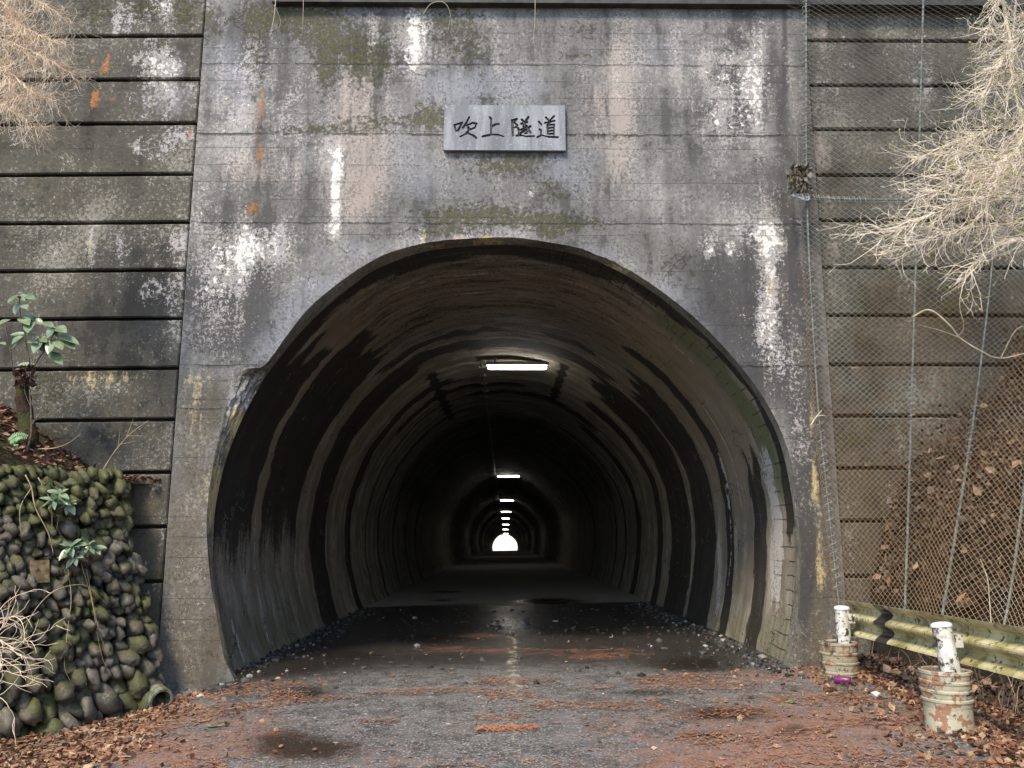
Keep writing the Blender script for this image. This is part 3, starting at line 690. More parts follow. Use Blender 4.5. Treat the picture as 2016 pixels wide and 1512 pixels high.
# ------------------------------------------------------------------ cobble retaining wall, left
A0 = at(318, 1385, 8.72); B0 = at(0, 1445, 7.65)
A2 = np.array([A0[0], A0[1]]); B2 = np.array([B0[0], B0[1]])
e2 = (B2 - A2) / np.linalg.norm(B2 - A2)
n2 = np.array([-e2[1], e2[0]]); n2 = n2 if n2[0] > 0 else -n2
BAT = rad(11)
def cob(tm, h, out=0.0):
    zb = -0.45
    return np.array([*(A2 + e2 * tm - n2 * (math.sin(BAT) * h) + n2 * out), zb + math.cos(BAT) * h])
ZCOB = 2.08
HC = (ZCOB + 0.45) / math.cos(BAT)
tw = empty('cobble_wall', (float(A2[0] + e2[0]), float(A2[1] + e2[1]), -0.2))
tag(tw, 'mossy wall of rounded cobbles leaning against the left concrete wall', 'wall')
def stone_mat():
    M = Mat('mossy_cobble_mat')
    _, r, g, b = M.attr('rnd')
    n = M.noise(9, 6, .65); f = M.noise(40, 5, .7)
    col = M.mix(r, (0.026, 0.023, 0.018), (0.135, 0.122, 0.096))
    col = M.mix(M.mul(g, .6), col, (0.15, 0.125, 0.09))
    col = M.mix(M.ss(n, .45, .65, 0, .6), col, (0.035, 0.033, 0.03))
    nz = M.node('ShaderNodeSeparateXYZ', {0: M.geo.outputs['Normal']}).outputs[2]
    x, y, z = M.xyz()
    mm = M.add(M.add(M.mul(nz, .22), M.mul(M.ss(z, 1.2, 2.1), .28)), M.add(M.mul(b, .28), .235))
    mo = M.thr(mm, M.add(M.mul(M.noise(3.0, 5), .5), M.mul(f, .5)), 2.4, .14)
    col = M.mix(M.mul(mo, .9), col, M.mix(f, (0.018, 0.022, 0.004), (0.105, 0.11, 0.022)))
    M.bump(M.add(f, M.mul(mo, .5)), .6, .01)
    return M.fin(col, M.ss(f, .3, .7, .42, .8), .5)
us = np.array([(math.sin(p) * math.cos(a), math.sin(p) * math.sin(a), math.cos(p)) for p in np.linspace(0, math.pi, 11) for a in np.arange(14) * math.pi / 7])
sf = []
for i in range(10):
    for k in range(14): sf.append((i * 14 + k, i * 14 + (k + 1) % 14, (i + 1) * 14 + (k + 1) % 14, (i + 1) * 14 + k))
m = MB()
h = 0.10; row = 0
E3 = np.array([e2[0], e2[1], 0]); N3 = np.array([n2[0] * math.cos(BAT), n2[1] * math.cos(BAT), math.sin(BAT)]); U3 = np.array([-n2[0] * math.sin(BAT), -n2[1] * math.sin(BAT), math.cos(BAT)])
while h < HC + 0.05:
    big = 1.22 - 0.5 * min(1, h / 1.5) if h < 1.5 else 0.72
    tm = -0.9 + (row % 2) * 0.08
    while tm < 4.2:
        sw = 0.070 * big * rng.uniform(.7, 1.4); sh = 0.118 * big * rng.uniform(.7, 1.25); sd = 0.125 * big * rng.uniform(.75, 1.3)
        v = us.copy()
        v *= (1 + 0.6 * (vnoise(us[:, 0] * 1.6 + row * 7.1, us[:, 1] * 1.6 + us[:, 2] * 1.3 + tm * 31, 5) - .5) + 0.34 * (vnoise(us[:, 0] * 3.1 + us[:, 2] * 2.2 + row * 3.3, us[:, 1] * 3.1 + tm * 17, 9) - .5))[:, None]
        v = np.round(v * 2.6) / 2.6 * .35 + v * .65
        v = np.sign(v) * np.abs(v) ** 0.9 * np.array([sw, sd, sh])
        v[:, 1] += -0.55 * v[:, 2] * rng.uniform(.3, 1.0)           # noses hang outwards and down
        an = -.35 + rng.uniform(-.5, .5); ca, sa = math.cos(an), math.sin(an)
        v = np.stack([v[:, 0] * ca - v[:, 2] * sa, v[:, 1], v[:, 0] * sa + v[:, 2] * ca], 1)
        c = cob(tm, h + rng.uniform(-.03, .03), 0.03 + rng.uniform(-.05, .06))
        pu, pv = proj(c[None]); lim = np.interp(pv[0], [900, 1000, 1100, 1200, 1300, 1400], [236, 252, 272, 288, 304, 316])
        if pu[0] > lim or c[1] > 8.98: tm += sw * 1.66; continue
        w = c + v[:, :1] * E3 + v[:, 1:2] * N3 + v[:, 2:3] * U3
        m.add(w, [f[::-1] for f in sf], (rng.random(), rng.random(), rng.random()))
        tm += sw * 1.9
    h += 0.128 * big ** 0.9; row += 1
m.build('cobbles', stone_mat(), tw, smooth=True, col='rnd')
gt = np.linspace(-.05, 4.6, 60); gh = np.linspace(-0.3, HC + 0.02, 30)
gt = np.linspace(-.3, 4.6, 70)
P = np.array([cob(a, b, -.07 + 0.03 * (vnoise(np.array([a * 8]), np.array([b * 8]), 3)[0] - .5)) for a in gt for b in gh])
mf = gridfaces(len(gt), len(gh)); pu, pv = proj(P)
okv = (pu < np.interp(pv, [900, 1000, 1100, 1200, 1300, 1400], [222, 240, 262, 278, 294, 306]) - 4) & (P[:, 1] < 9.04)
mobj('mortar', P, mf[okv[mf].all(1)], simple('mortar_mat', (.008, .008, .006), (.022, .021, .016), 14, .95), tw)

# leaf-strewn earth behind and above the cobbles
bx = np.linspace(-1.0, 6.5, 90); bw = np.linspace(0.0, 1.0, 40)
LBX = [-20, -6.5, -5.6, -5.25, -5.02, -4.85, -4.55, -4.2, -3.9, 5]; LBZ = [4.5, 3.3, 2.95, 2.75, 2.6, 2.45, 2.27, 2.14, 2.10, 2.10]
def left_bank_z(x, y):
    x = np.asarray(x, float); y = np.asarray(y, float)
    back = ss(y, 7.0, 9.0)
    return 2.06 + (np.interp(x + 0.22 * (fbm(x * 2.5, y * 2.5, 15) - .5), LBX, LBZ) - 2.06) * (0.35 + 0.65 * back) + 0.10 * (fbm(x * 3, y * 3, 16) - .5)
rows = []
for a in bx:
    top = cob(a, HC, -0.02)
    for w in bw:
        p = np.array([top[0] - n2[0] * w * 2.2, top[1] - n2[1] * w * 2.2]) 
        k = ss(w, 0, .12)
        rows.append((p[0], min(p[1], 9.3), (ZCOB - 0.03) * (1 - k) + k * float(left_bank_z(p[0], p[1]))))
bank_mat = Mat('mossy_earth_mat')
n_ = bank_mat.noise(5, 7, .7); f_ = bank_mat.noise(40, 5, .7)
c_ = bank_mat.mix(bank_mat.ss(f_, .3, .7), (0.022, 0.015, 0.010), (0.085, 0.055, 0.034))
c_ = bank_mat.mix(bank_mat.ss(n_, .48, .6), c_, bank_mat.mix(f_, (0.03, 0.035, 0.010), (0.085, 0.09, 0.03)))
bank_mat.bump(bank_mat.add(f_, n_), .9, .03)
bank_m = bank_mat.fin(c_, .95, .2)
lb = mobj('left_bank', rows, gridfaces(len(bx), len(bw)), bank_m, smooth=True)
tag(lb, kind='structure')

# ------------------------------------------------------------------ right bank
prof = [(1690, 1180), (1712, 1090), (1735, 1000), (1765, 925), (1850, 880), (1930, 800), (2016, 640)]
PX = [3.3, 3.75] + [float(at(a, b, 9.0)[0]) for a, b in prof] + [7.5, 9.5, 20]
PZ = [0.1, 0.28] + [float(at(a, b, 9.0)[2]) for a, b in prof] + [6.4, 8.0, 14]
def right_bank_z(x, y):
    x = np.asarray(x, float); y = np.asarray(y, float)
    off = 0.20 + 0.62 * ss(9 - y, 0.2, 2.2)
    return np.interp(x - off * 0.6 + 0.16 * (fbm(x * 2, y * 2, 25) - .5), PX, PZ) + 0.10 * (fbm(x * 4, y * 4, 26) - .5) + 0.0
gx = nonuni([(3.72, 6.5, 80), (6.5, 16, 20)]); gy = nonuni([(-12, 2, 14), (2, 9.12, 90)])
X, Y = np.meshgrid(gx, gy, indexing='ij')
Z = right_bank_z(X, Y)
rb = mobj('right_bank', np.stack([X, Y, Z], -1).reshape(-1, 3), gridfaces(len(gx), len(gy)), simple('leafmould_mat', (0.010, 0.008, 0.006), (0.035, 0.024, 0.017), 22, .95, .9), smooth=True)
tag(rb, kind='structure')

# ------------------------------------------------------------------ loose leaves, needles, stones
def leaf_mat(name, rough=.6):
    M = Mat(name); c, r, g, b = M.attr('leafcol')
    n = M.noise(60, 3)
    M.put(M.b.inputs['Subsurface Weight'], 0.0)
    return M.fin(M.mix(M.ss(n, .3, .7, .0, .45), c, (0.06, 0.03, 0.018)), rough, .4)
LEAF = leaf_mat('dry_leaf_mat')
BROWNS = [(.36, .19, .10), (.27, .12, .06), (.42, .26, .15), (.20, .085, .045), (.33, .15, .075), (.14, .07, .04), (.48, .33, .20), (.24, .13, .08)]
def leaves(name, pts, smin, smax, cols, tilt=.5, mat=None, nrm=None, lift=.012, kind='stuff'):
    m = MB(); V = []; Fc = []; Cc = []
    for i, p in enumerate(pts):
        s = rng.uniform(smin, smax); w = s * rng.uniform(.32, .55); cu = rng.uniform(-.25, .35) * s
        lv = np.array([(0, -s / 2, 0), (-w * .6, -s * .15, cu * .5), (-w * .85, s * .12, cu * .6), (0, s / 2, cu * .4), (w * .85, s * .12, cu * .6 * rng.uniform(.2, 1)), (w * .6, -s * .15, cu * .5), (0, 0, 0)])
        a = rng.uniform(0, 2 * math.pi); tx, ty = rng.gauss(0, tilt), rng.gauss(0, tilt)
        R = (Matrix.Rotation(tx, 3, 'X') @ Matrix.Rotation(ty, 3, 'Y') @ Matrix.Rotation(a, 3, 'Z'))
        if nrm is not None: R = Vector(nrm[i]).to_track_quat('Z', 'Y').to_matrix() @ R
        v = lv @ np.array(R).T + np.asarray(p) + (np.array(nrm[i]) if nrm is not None else np.array([0, 0, 1.0])) * lift * rng.uniform(.3, 2.2)
        c = np.array(rng.choice(cols)) * rng.uniform(.55, 1.15)
        m.add(v, [(6, 0, 1), (6, 1, 2), (6, 2, 3), (6, 3, 4), (6, 4, 5), (6, 5, 0)], c)
    o = m.build(name, mat or LEAF, col='leafcol')
    if kind: tag(o, kind=kind)
    return o
def pts_on(n, fx, dens, zf):
    out = []
    while len(out) < n:
        x, y = fx()
        if rng.random() < dens(x, y): out.append((x, y, float(zf(x, y))))
    return out
def d_left(x, y):
    # between the cobble wall and the road
    s = (np.array([x, y]) - A2) @ n2
    if s < 0.0: return 0
    edge = -2.75 + 0.35 * (6.5 - y) / 2 + 0.5 * (float(fbm(np.array([x * 1.5]), np.array([y * 1.5]), 71)[0]) - .5)
    return 1.0 if x < edge - .3 else max(0.0, 0.9 - (x - edge + .3) * 1.6) if x < edge + .25 else 0.03
o = leaves('fallen_leaves', pts_on(6800, lambda: (rng.uniform(-5.6, -1.7), rng.uniform(4.2, 8.9)), d_left, roadz), .028, .075, BROWNS, .65)
tag(o, 'brown fallen leaves heaped at the foot of the mossy cobble wall', 'leaves', kind='stuff')
def d_right(x, y):
    e = 2.75 - 0.12 * (7 - y)
    return 0.0 if y > 8.95 else (1.0 if x > e + .5 else (0.25 if x > e else 0.02))
o = leaves('fallen_leaves', pts_on(5600, lambda: (rng.uniform(1.6, 3.95), rng.uniform(3.6, 8.95)), d_right, roadz), .028, .075, BROWNS, .65)
tag(o, 'brown fallen leaves round the feet of the two barrels', 'leaves', kind='stuff')
o = leaves('fallen_leaves', pts_on(900, lambda: (rng.uniform(-3.2, 3.2), rng.uniform(4.0, 17.0)), lambda x, y: .25 if y > 9.3 and abs(x) < 2.3 else .6, roadz), .02, .05, BROWNS + [(.5, .48, .42)], .2)
tag(o, 'scattered small leaves and flecks on the wet road', 'leaves', kind='stuff')
pr = pts_on(15300, lambda: (rng.uniform(3.70, 6.6), rng.uniform(4.5, 9.0)), lambda x, y: .9 if y > 6 else .4, right_bank_z)
DARKB = [(.07, .042, .028), (.11, .066, .044), (.045, .028, .02), (.15, .10, .068), (.09, .067, .05), (.19, .155, .12), (.12, .066, .04)]
o = leaves('leaf_litter', pr[:15000], .03, .085, DARKB, .7, nrm=[(-.8, -.25, .6)] * 15000, lift=.035)
tag(o, 'dark leaf litter covering the steep bank behind the netting', 'leaves', kind='stuff')
m_pts = []
for (x, y, z) in pts_on(1500, lambda: (rng.uniform(4.2, 6.8), rng.uniform(7.2, 9.0)), lambda x, y: .9, right_bank_z):
    k_ = abs(rng.gauss(0, .22)); m_pts.append((x - .4 * k_, y - .1 * k_, z + k_))
o = leaves('hanging_dead_leaves', m_pts, .03, .08, DARKB + [(.3, .2, .14)], 1.3, lift=0)
tag(o, 'dead leaves caught among twigs over the bank behind the netting', 'leaves', kind='stuff')
o = leaves('pale_fallen_leaves', pr[15000:15260], .07, .14, [(.50, .32, .20), (.42, .24, .13), (.56, .42, .30), (.46, .30, .2)], .6, nrm=[(-.6, -.6, .5)] * 260, lift=.07)
tag(o, 'pale brown curled leaves lying on the dark bank behind the netting', 'leaves', kind='stuff')
lp = pts_on(1300, lambda: (rng.uniform(-6.2, -3.7), rng.uniform(6.8, 9.05)), lambda x, y: 1 if (np.array([x, y]) - A2) @ n2 < -0.42 else 0, left_bank_z)
o = leaves('bank_leaves', lp, .04, .09, [(.30, .13, .09), (.24, .11, .075), (.36, .2, .14), (.17, .08, .055)], .5)
tag(o, 'reddish brown leaves lying on top of the cobble wall', 'leaves', kind='stuff')

m = MB()
for (x, y, z) in pts_on(1300, lambda: (rng.uniform(3.85, 6.6), rng.uniform(5.8, 9.0)), lambda x, y: .9, right_bank_z):
    L = rng.uniform(.1, .5); d = np.array([rng.gauss(.1, .35), rng.gauss(0, .6), rng.gauss(.1, .6)]); d /= np.linalg.norm(d)
    k_ = abs(rng.gauss(0, .10)); p0 = np.array([x - .03 - k_ * .5, y - .03, z + .04 + k_]); b_ = nr.normal(0, .06, 3) * L * 3
    g = rng.uniform(.4, 1.6); m.tube(catmull([p0 - d * L / 2, p0 + b_ * .5, p0 + d * L / 2], 6), rng.uniform(.002, .005), .0015, sides=3, col=(.22 * g, .165 * g, .11 * g))
o = m.build('fallen_twigs', LEAF, col='leafcol'); tag(o, 'thin fallen twigs tangled over the leafy bank behind the netting', 'twigs', kind='stuff')
# cedar needle sprigs in the drifts
def sprigs(n, fx, dens, smin, smax, cols, zf=roadz, tilt=.12):
    m = MB()
    for (x, y, z) in pts_on(n, fx, dens, zf):
        L = rng.uniform(smin, smax); a = rng.uniform(0, math.pi); w = L * .07
        d = np.array([math.cos(a), math.sin(a), rng.uniform(-tilt, tilt)]); pd = np.array([-d[1], d[0], 0])
        c = np.array([x, y, z + .006 + rng.random() * .012]); bend = pd * L * rng.uniform(-.2, .2)
        v = [c - d * L / 2 - pd * w, c - d * L / 2 + pd * w, c + bend + pd * w * 1.2, c + bend - pd * w * 1.2, c + d * L / 2]
        m.add(v, [(0, 1, 2, 3), (3, 2, 4)], np.array(rng.choice(cols)) * rng.uniform(.7, 1.2))
    return m
SPR = leaf_mat('cedar_needle_mat', .75)
def d_ora(x, y):
    n = float(fbm(np.array([x * 1.1]), np.array([y * 2.6]), 83, 4)[0])
    e = .435 if x > 1.2 else (.47 if x < -1.8 else .60)
    return max(0.0, min(1, (n - e) * 11))
m = sprigs(15000, lambda: (rng.uniform(-3.4, 3.6), rng.uniform(3.6, 8.7)), d_ora, .02, .07, [(.40, .17, .085), (.46, .22, .12), (.28, .12, .065), (.5, .27, .15)])
o = m.build('cedar_needles', SPR, col='leafcol'); tag(o, 'orange brown cedar needle drifts washed across the wet road', 'needles', kind='stuff')
m = sprigs(900, lambda: (rng.uniform(-4.6, -2.2), rng.uniform(4.6, 8.4)), d_left, .08, .2, [(.5, .3, .16), (.42, .22, .12), (.55, .38, .24)])
o = m.build('cedar_needles', SPR, col='leafcol'); tag(o, 'dry needle stalks among the leaves below the cobble wall', 'needles', kind='stuff')

ico = bmesh.new(); bmesh.ops.create_icosphere(ico, subdivisions=1, radius=1.0)
IV = np.array([v.co[:] for v in ico.verts]); IF = [[v.index for v in f.verts] for f in ico.faces]; ico.free()
m = MB()
def pebble(x, y, s, c, zf=roadz):
    v = IV * (1 + .5 * (nr.random((len(IV), 1)) - .5)) * np.array([s * rng.uniform(.8, 1.3), s * rng.uniform(.8, 1.3), s * rng.uniform(.45, .8)])
    m.add(v + np.array([x, y, float(zf(x, y)) + s * .25]), IF, c)
for k in range(1500):
    y = rng.uniform(8.3, 17.5); sd = rng.choice((-1, 1))
    x = sd * (2.95 - abs(rng.gauss(0, .22)) - max(0, y - 12) * .004) if rng.random() < .8 else rng.uniform(-2.7, 2.7)
    s = rng.choice((.01, .014, .02, .03, .045)) * rng.uniform(.6, 1.1)
    g = rng.uniform(.015, .08) if rng.random() < .93 else rng.uniform(.15, .4)
    pebble(x, y, s, (g, g * .95, g * .88))
for k in range(900):
    x = rng.uniform(-3.4, 2.6); y = rng.uniform(4.0, 9)
    g = rng.uniform(.03, .16); pebble(x, y, rng.uniform(.003, .009), (g, g * .96, g * .92))
PEB = Mat('gravel_mat'); pc = PEB.attr('leafcol')[0]; PEB.fin(pc, .8, .3)
o = m.build('gravel', PEB.m, col='leafcol'); tag(o, 'loose wet gravel along the tunnel wall feet and road', 'gravel', kind='stuff')

# ------------------------------------------------------------------ tunnel lights and conduit
glow = Mat('lamp_glow_mat'); glow.b.inputs['Emission Color'].default_value = (1, .95, .86, 1); glow.b.inputs['Emission Strength'].default_value = 15.0; glow.fin((.8, .8, .78), .4)
housing_m = simple('lamp_housing_mat', (.25, .25, .24), (.4, .4, .38), 30, .5, .1)
LIGHTS = [(15.7, 723, 1018, 'nearest and largest glowing tunnel lamp, hung under the brown vault'), (44.5, 937.8, 1001, 'second glowing tunnel lamp inwards, the first one hanging in full darkness'),
          (72, 985, 998.1, 'third tunnel lamp inwards, below the second lamp in the picture'), (99, 1007.6, 996.6, 'fourth tunnel lamp inwards, midway down the row'),
          (126, 1020.7, 996, 'fifth tunnel lamp inwards, small bar of light'), (153, 1032.8, 996, 'sixth tunnel lamp inwards, third above the bright exit'),
          (180, 1042.4, 995.9, 'seventh tunnel lamp inwards, second above the bright exit'), (207, 1050.4, 996.2, 'farthest tunnel lamp, touching the bright exit')]
proto = None
for (Y0, vv, uu, lab) in LIGHTS:
    p = at(uu, vv, Y0)
    if proto is None:
        t = empty('tunnel_lamp', tuple(p)); proto = t
        m = MB()
        m.box((p[0] - .60, p[1] - .07, p[2] + .035), (p[0] + .60, p[1] + .07, p[2] + .10))
        m.box((p[0] - .45, p[1] - .02, p[2] + .10), (p[0] - .40, p[1] + .02, p[2] + .24)); m.box((p[0] + .40, p[1] - .02, p[2] + .10), (p[0] + .45, p[1] + .02, p[2] + .24))
        m.build('housing', housing_m, t)
        m = MB(); m.tube([(p[0] - .57, p[1], p[2]), (p[0] - .54, p[1], p[2]), (p[0] + .54, p[1], p[2]), (p[0] + .57, p[1], p[2])], [.022, .045, .045, .022], sides=10)
        m.build('diffuser', glow.m, t, smooth=True)
        r = t
    else:
        r = proto.copy(); C.objects.link(r); r.location = tuple(p)
        for ch in proto.children:
            c = ch.copy(); C.objects.link(c); c.parent = r
    tag(r, lab, 'lamp', 'lamps in a row under the tunnel vault')
t = empty('cable_conduit', (-.5, 10, 4.7)); tag(t, 'thin dark cable conduit clipped along the tunnel vault left of the lamps', 'conduit')
simple_clip = simple('clip_mat', (.05, .05, .05), (.12, .12, .11), 30)
m = MB(); cab = []
for yy in np.concatenate([np.linspace(15.5, 30, 20), np.linspace(33, 205, 40)]):
    iz = np.interp(-.46, Gl[60:200, 0], Gl[60:200, 1]) + drop(yy) - .06
    cab.append((-.46 - .12 * ss(yy, 16, 70), yy, iz))
m.tube(cab, .012, sides=6); m.build('cable', simple('cable_mat', (.10, .10, .095), (.22, .22, .21), 40, .35), t, smooth=True)
for yy in np.arange(16.2, 24, .9):
    iz = np.interp(-.46, Gl[60:200, 0], Gl[60:200, 1]) + drop(yy) - .06
    m = MB(); m.box((-.53, yy - .015, iz - .02), (-.39, yy + .015, iz + .025)); m.build('clip', simple_clip, t)

# ------------------------------------------------------------------ rockfall netting
NET = {}
NETPX = [[(1545,-60,8.80),(1562,200,8.8),(1577,400,8.8),(1602,760,8.80),(1644,1190,8.72)],
         [(1585,-60,8.76),(1587,390,8.76),(1606,760,8.74),(1622,930,8.72),(1652,1215,8.62)],
         [(1817,-60,8.55),(1800,540,8.45),(1793,760,8.38),(1788,930,8.3),(1778,1222,8.12)],
         [(2003,-60,8.25),(1958,440,8.05),(1936,650,7.92),(1905,880,7.78),(1848,1235,7.45)],
         [(2180,-60,7.7),(2085,440,7.4),(2040,750,7.15),(1992,1120,6.8),(1965,1268,6.65)],
         [(2420,-60,6.9),(2260,440,6.6),(2190,750,6.3),(2110,1120,5.9),(2075,1310,5.75)]]
NB = 240
cols = [catmull([at(*p) for p in c], NB) for c in NETPX]
w_ = [0]
for a, b in zip(cols[:-1], cols[1:]): w_.append(w_[-1] + float(np.linalg.norm(a[NB // 2] - b[NB // 2])))
PITCH_N = 0.036
NC = int(w_[-1] / PITCH_N)
ca = np.linspace(0, w_[-1], NC)
grid = np.zeros((NC, NB, 3))
stack = np.stack(cols)                                # 6, NB, 3
for j in range(NB):
    cc = catmull(stack[:, j], 200)
    Lc = np.linspace(0, 1, 200)
    # parameter by column spacing
    kn = np.array([np.argmin(np.linalg.norm(cc - stack[k, j], axis=1)) for k in range(6)]) / 199.0
    q = np.interp(ca, w_, kn)
    for k in range(3): grid[:, j, k] = np.interp(q, Lc, cc[:, k])
nb1 = fbm(np.arange(NC)[:, None] * .03, np.arange(NB)[None] * .02, 95)
grid[..., 1] -= 0.05 * nb1; 
t = empty('rockfall_netting', tuple(cols[2][-1])); tag(t, 'rusty chain link rockfall netting draped over the right wall and leafy bank', 'netting')
m = MB()
for i in range(NC - 1):
    pts = np.array([grid[min(NC - 1, i + ((j + i) % 2)), j] for j in range(NB)])
    pts[:, 1] += 0.0022 * np.where((np.arange(NB) + i) % 2 == 0, 1, -1)
    n = len(pts)
    r = 0.0034
    a3 = np.arange(3) * 2 * math.pi / 3
    off = np.stack([np.cos(a3), np.sin(a3) * .9, np.sin(a3) * .35], 1) * r
    v = (pts[:, None] + off[None]).reshape(-1, 3)
    base = np.arange(n - 1)[:, None] * 3
    f = np.concatenate([base + np.array([k, (k + 1) % 3, 3 + (k + 1) % 3, 3 + k]) for k in range(3)])
    m.add(v, f)
wire = Mat('rusty_wire_mat'); x, y, z = wire.xyz()
wn_ = wire.noise(1.5, 4)
wire.fin(wire.mix(wire.ss(wire.add(wn_, wire.ss(z, 1.0, 6.5, .18, -.12)), .42, .6), (0.29, 0.28, 0.225), (0.25, 0.165, 0.085)), .6, .4)
m.build('chain_link', wire.m, t)
cable_m = simple('steel_cable_mat', (.085, .09, .08), (.21, .22, .19), 30, .5, .3, .2)
for k in (1, 2, 3, 4, 5):
    m = MB(); pp = cols[k][::4] + np.array([0, -.03, 0]); m.tube(pp, .011, sides=6)
    # two strands laid round it
    qn = np.arange(0, NB - 1, .5); base = np.stack([np.interp(qn, np.arange(NB), cols[k][:, c]) for c in range(3)], 1) + np.array([0, -.03, 0])
    for ph in (0, math.pi): m.tube(base + .009 * np.stack([np.cos(qn * 2.2 + ph), np.sin(qn * 2.2 + ph), 0 * qn], 1), .0055, sides=4)
    m.build('cable', cable_m, t)
m = MB()
hc = catmull([at(1583, 387, 8.70), at(1660, 392, 8.62), at(1800, 393, 8.42), at(1958, 394, 8.02), at(2090, 398, 7.35)], 60); m.tube(hc, .010, sides=6); m.build('cable', cable_m, t)
m = MB()
def coil(line, n, r):
    line = np.asarray(line); q = np.linspace(0, len(line) - 1, n * 10); b = np.stack([np.interp(q, np.arange(len(line)), line[:, c]) for c in range(3)], 1)
    tg = np.gradient(b, axis=0); tg /= np.linalg.norm(tg, axis=1)[:, None]; s1 = np.cross(tg, [0, 1, 0]); ph = np.linspace(0, n * 2 * math.pi, n * 10)
    m.tube(b + r * (np.cos(ph)[:, None] * s1 + np.sin(ph)[:, None] * np.array([0, -.5, 0])), .0035, sides=4)
sub = lambda k, a, b: cols[k][int(a * NB):int(b * NB)] + np.array([0, -.03, 0])
coil_m = simple('coil_wire_mat', (.22, .22, .2), (.42, .42, .38), 30, .5, .1)
for args in ((sub(1, .04, .37), 34, .045), (sub(1, .5, .66), 14, .035), (sub(1, .72, .97), 22, .04), (sub(2, .42, .5), 9, .035), (sub(2, .66, .74), 9, .035), (sub(3, .7, .78), 8, .035), (hc[2:16], 11, .03)):
    m = MB(); coil(*args); m.build('lacing_coil', coil_m, t)
p = at(1587, 388, 8.66)
m = MB()
for (r_, k) in ((.038, 24),):
    ang = np.linspace(0, 2 * math.pi, k + 1); m.tube(np.stack([p[0] + r_ * np.cos(ang), np.full(k + 1, p[1]), p[2] + r_ * np.sin(ang)], 1), .009, sides=6, cap=False)
m.box((p[0] - .038, p[1] - .006, p[2] - .006), (p[0] + .038, p[1] + .006, p[2] + .006)); m.box((p[0] - .006, p[1] - .0075, p[2] - .038), (p[0] + .006, p[1] + .0075, p[2] + .038))
M4 = Matrix.Translation(Vector(p) + Vector((-.10, .0, .0))) @ Matrix.Rotation(.35, 4, 'Y')
m.box((-.07, -.012, -.012), (.08, .012, .012), M4); m.box((-.07, -.011, -.01), (-.03, .011, .08), M4)
m.build('anchor_clamp', simple('galvanised_mat', (.35, .36, .35), (.6, .6, .58), 30, .45, .2, .3), t)
cl = lambda s_: max(-1.5 * s_, min(1.5 * s_, rng.gauss(0, s_)))
lc = [tuple(at(1575 + cl(14), 352 + cl(17), 8.68 - rng.random() * .09)) for _ in range(240)]
o = leaves('leaf_clump', lc, .03, .09, [(.10, .085, .06), (.16, .13, .09), (.06, .05, .04), (.2, .16, .1), (.3, .28, .24)], 1.4, lift=0, kind=None)
tag(o, 'dark clump of dead leaves caught above the netting anchor', 'leaf clump')

# ------------------------------------------------------------------ guardrail and barrels
def rail_mat():
    M = Mat('mossy_rail_paint_mat')
    n = M.noise(3, 5, .6); f = M.noise(16, 8, .75)
    st = M.add(M.mul(M.noise(5.0, 8, .75), .7), M.mul(M.noise(1.0, 5, .7, vec=M.vmul(M.pos, (.5, 12, 1.2))), .3))
    col = M.mix(M.ss(n, .35, .65), (0.36, 0.31, 0.14), (0.58, 0.52, 0.31))
    col = M.mix(M.mul(M.ss(st, .52, .60), .75), col, (0.12, 0.095, 0.035))
    col = M.mix(M.ss(f, .55, .60), col, (0.035, 0.03, 0.015))
    col = M.mix(M.mul(M.ss(M.noise(2.1, 5, .6, vec=M.vadd(M.pos, (3, 9, 1))), .52, .66), .7), col, (0.20, 0.20, 0.05))
    M.bump(f, .2, .004)
    return M.fin(col, M.ss(st, .4, .6, .30, .6), .5)
RMAT = rail_mat()
def post_mat():
    M = Mat('flaking_white_paint_mat')
    f = M.noise(15, 9, .78); n = M.noise(7, 4)
    x, y, z = M.xyz()
    col = M.mix(M.ss(n, .35, .65), (0.48, 0.46, 0.40), (0.66, 0.645, 0.60))
    col = M.mix(M.thr(.42, f, 2.2, .06), col, (0.035, 0.03, 0.022))
    col = M.mix(M.mul(M.ss(M.noise(12, 5, .7), .58, .68), .7), col, (0.25, 0.2, 0.1))
    return M.fin(col, .5, .4)
PMAT = post_mat()
def barrel_mat():
    M = Mat('rusty_barrel_paint_mat')
    f = M.noise(8, 8, .72); n = M.noise(4, 4)
    col = M.mix(M.ss(n, .35, .65), (0.30, 0.275, 0.19), (0.46, 0.43, 0.33))
    col = M.mix(M.ss(f, .515, .545), col, M.mix(M.noise(30, 4), (0.22, 0.10, 0.055), (0.36, 0.21, 0.13)))
    col = M.mix(M.ss(M.noise(7, 7, .75, vec=M.vadd(M.pos, (5, 2, 8))), .54, .60), col, (0.07, 0.06, 0.045))
    M.bump(f, .4, .004)
    return M.fin(col, .6, .4)
BMAT = barrel_mat()
FILL = simple('barrel_fill_mat', (.05, .045, .035), (.16, .15, .12), 30, .95, .9)
tg = empty('guardrail', (3.75, 7.5, .2)); tag(tg, 'mossy cream steel crash barrier with white posts beside the netting', 'guardrail')
RX = 3.56
def rail_x(y): return 3.45 + (y - 8.6) * 0.042
zc0 = (at(1672, 1185, 8.6)[2] + at(1672, 1245, 8.6)[2]) / 2
pf = [(.000, .165), (.006, .150), (.030, .128), (.070, .105), (.083, .080), (.070, .055), (.030, .030), (.003, .014), (.0, 0), (.003, -.014), (.030, -.030), (.070, -.055), (.083, -.080), (.070, -.105), (.030, -.128), (.006, -.150), (.0, -.165)]
ry_ = np.linspace(8.62, 1.0, 80)
def rail_z(y): return zc0 + (8.6 - y) * 0.020
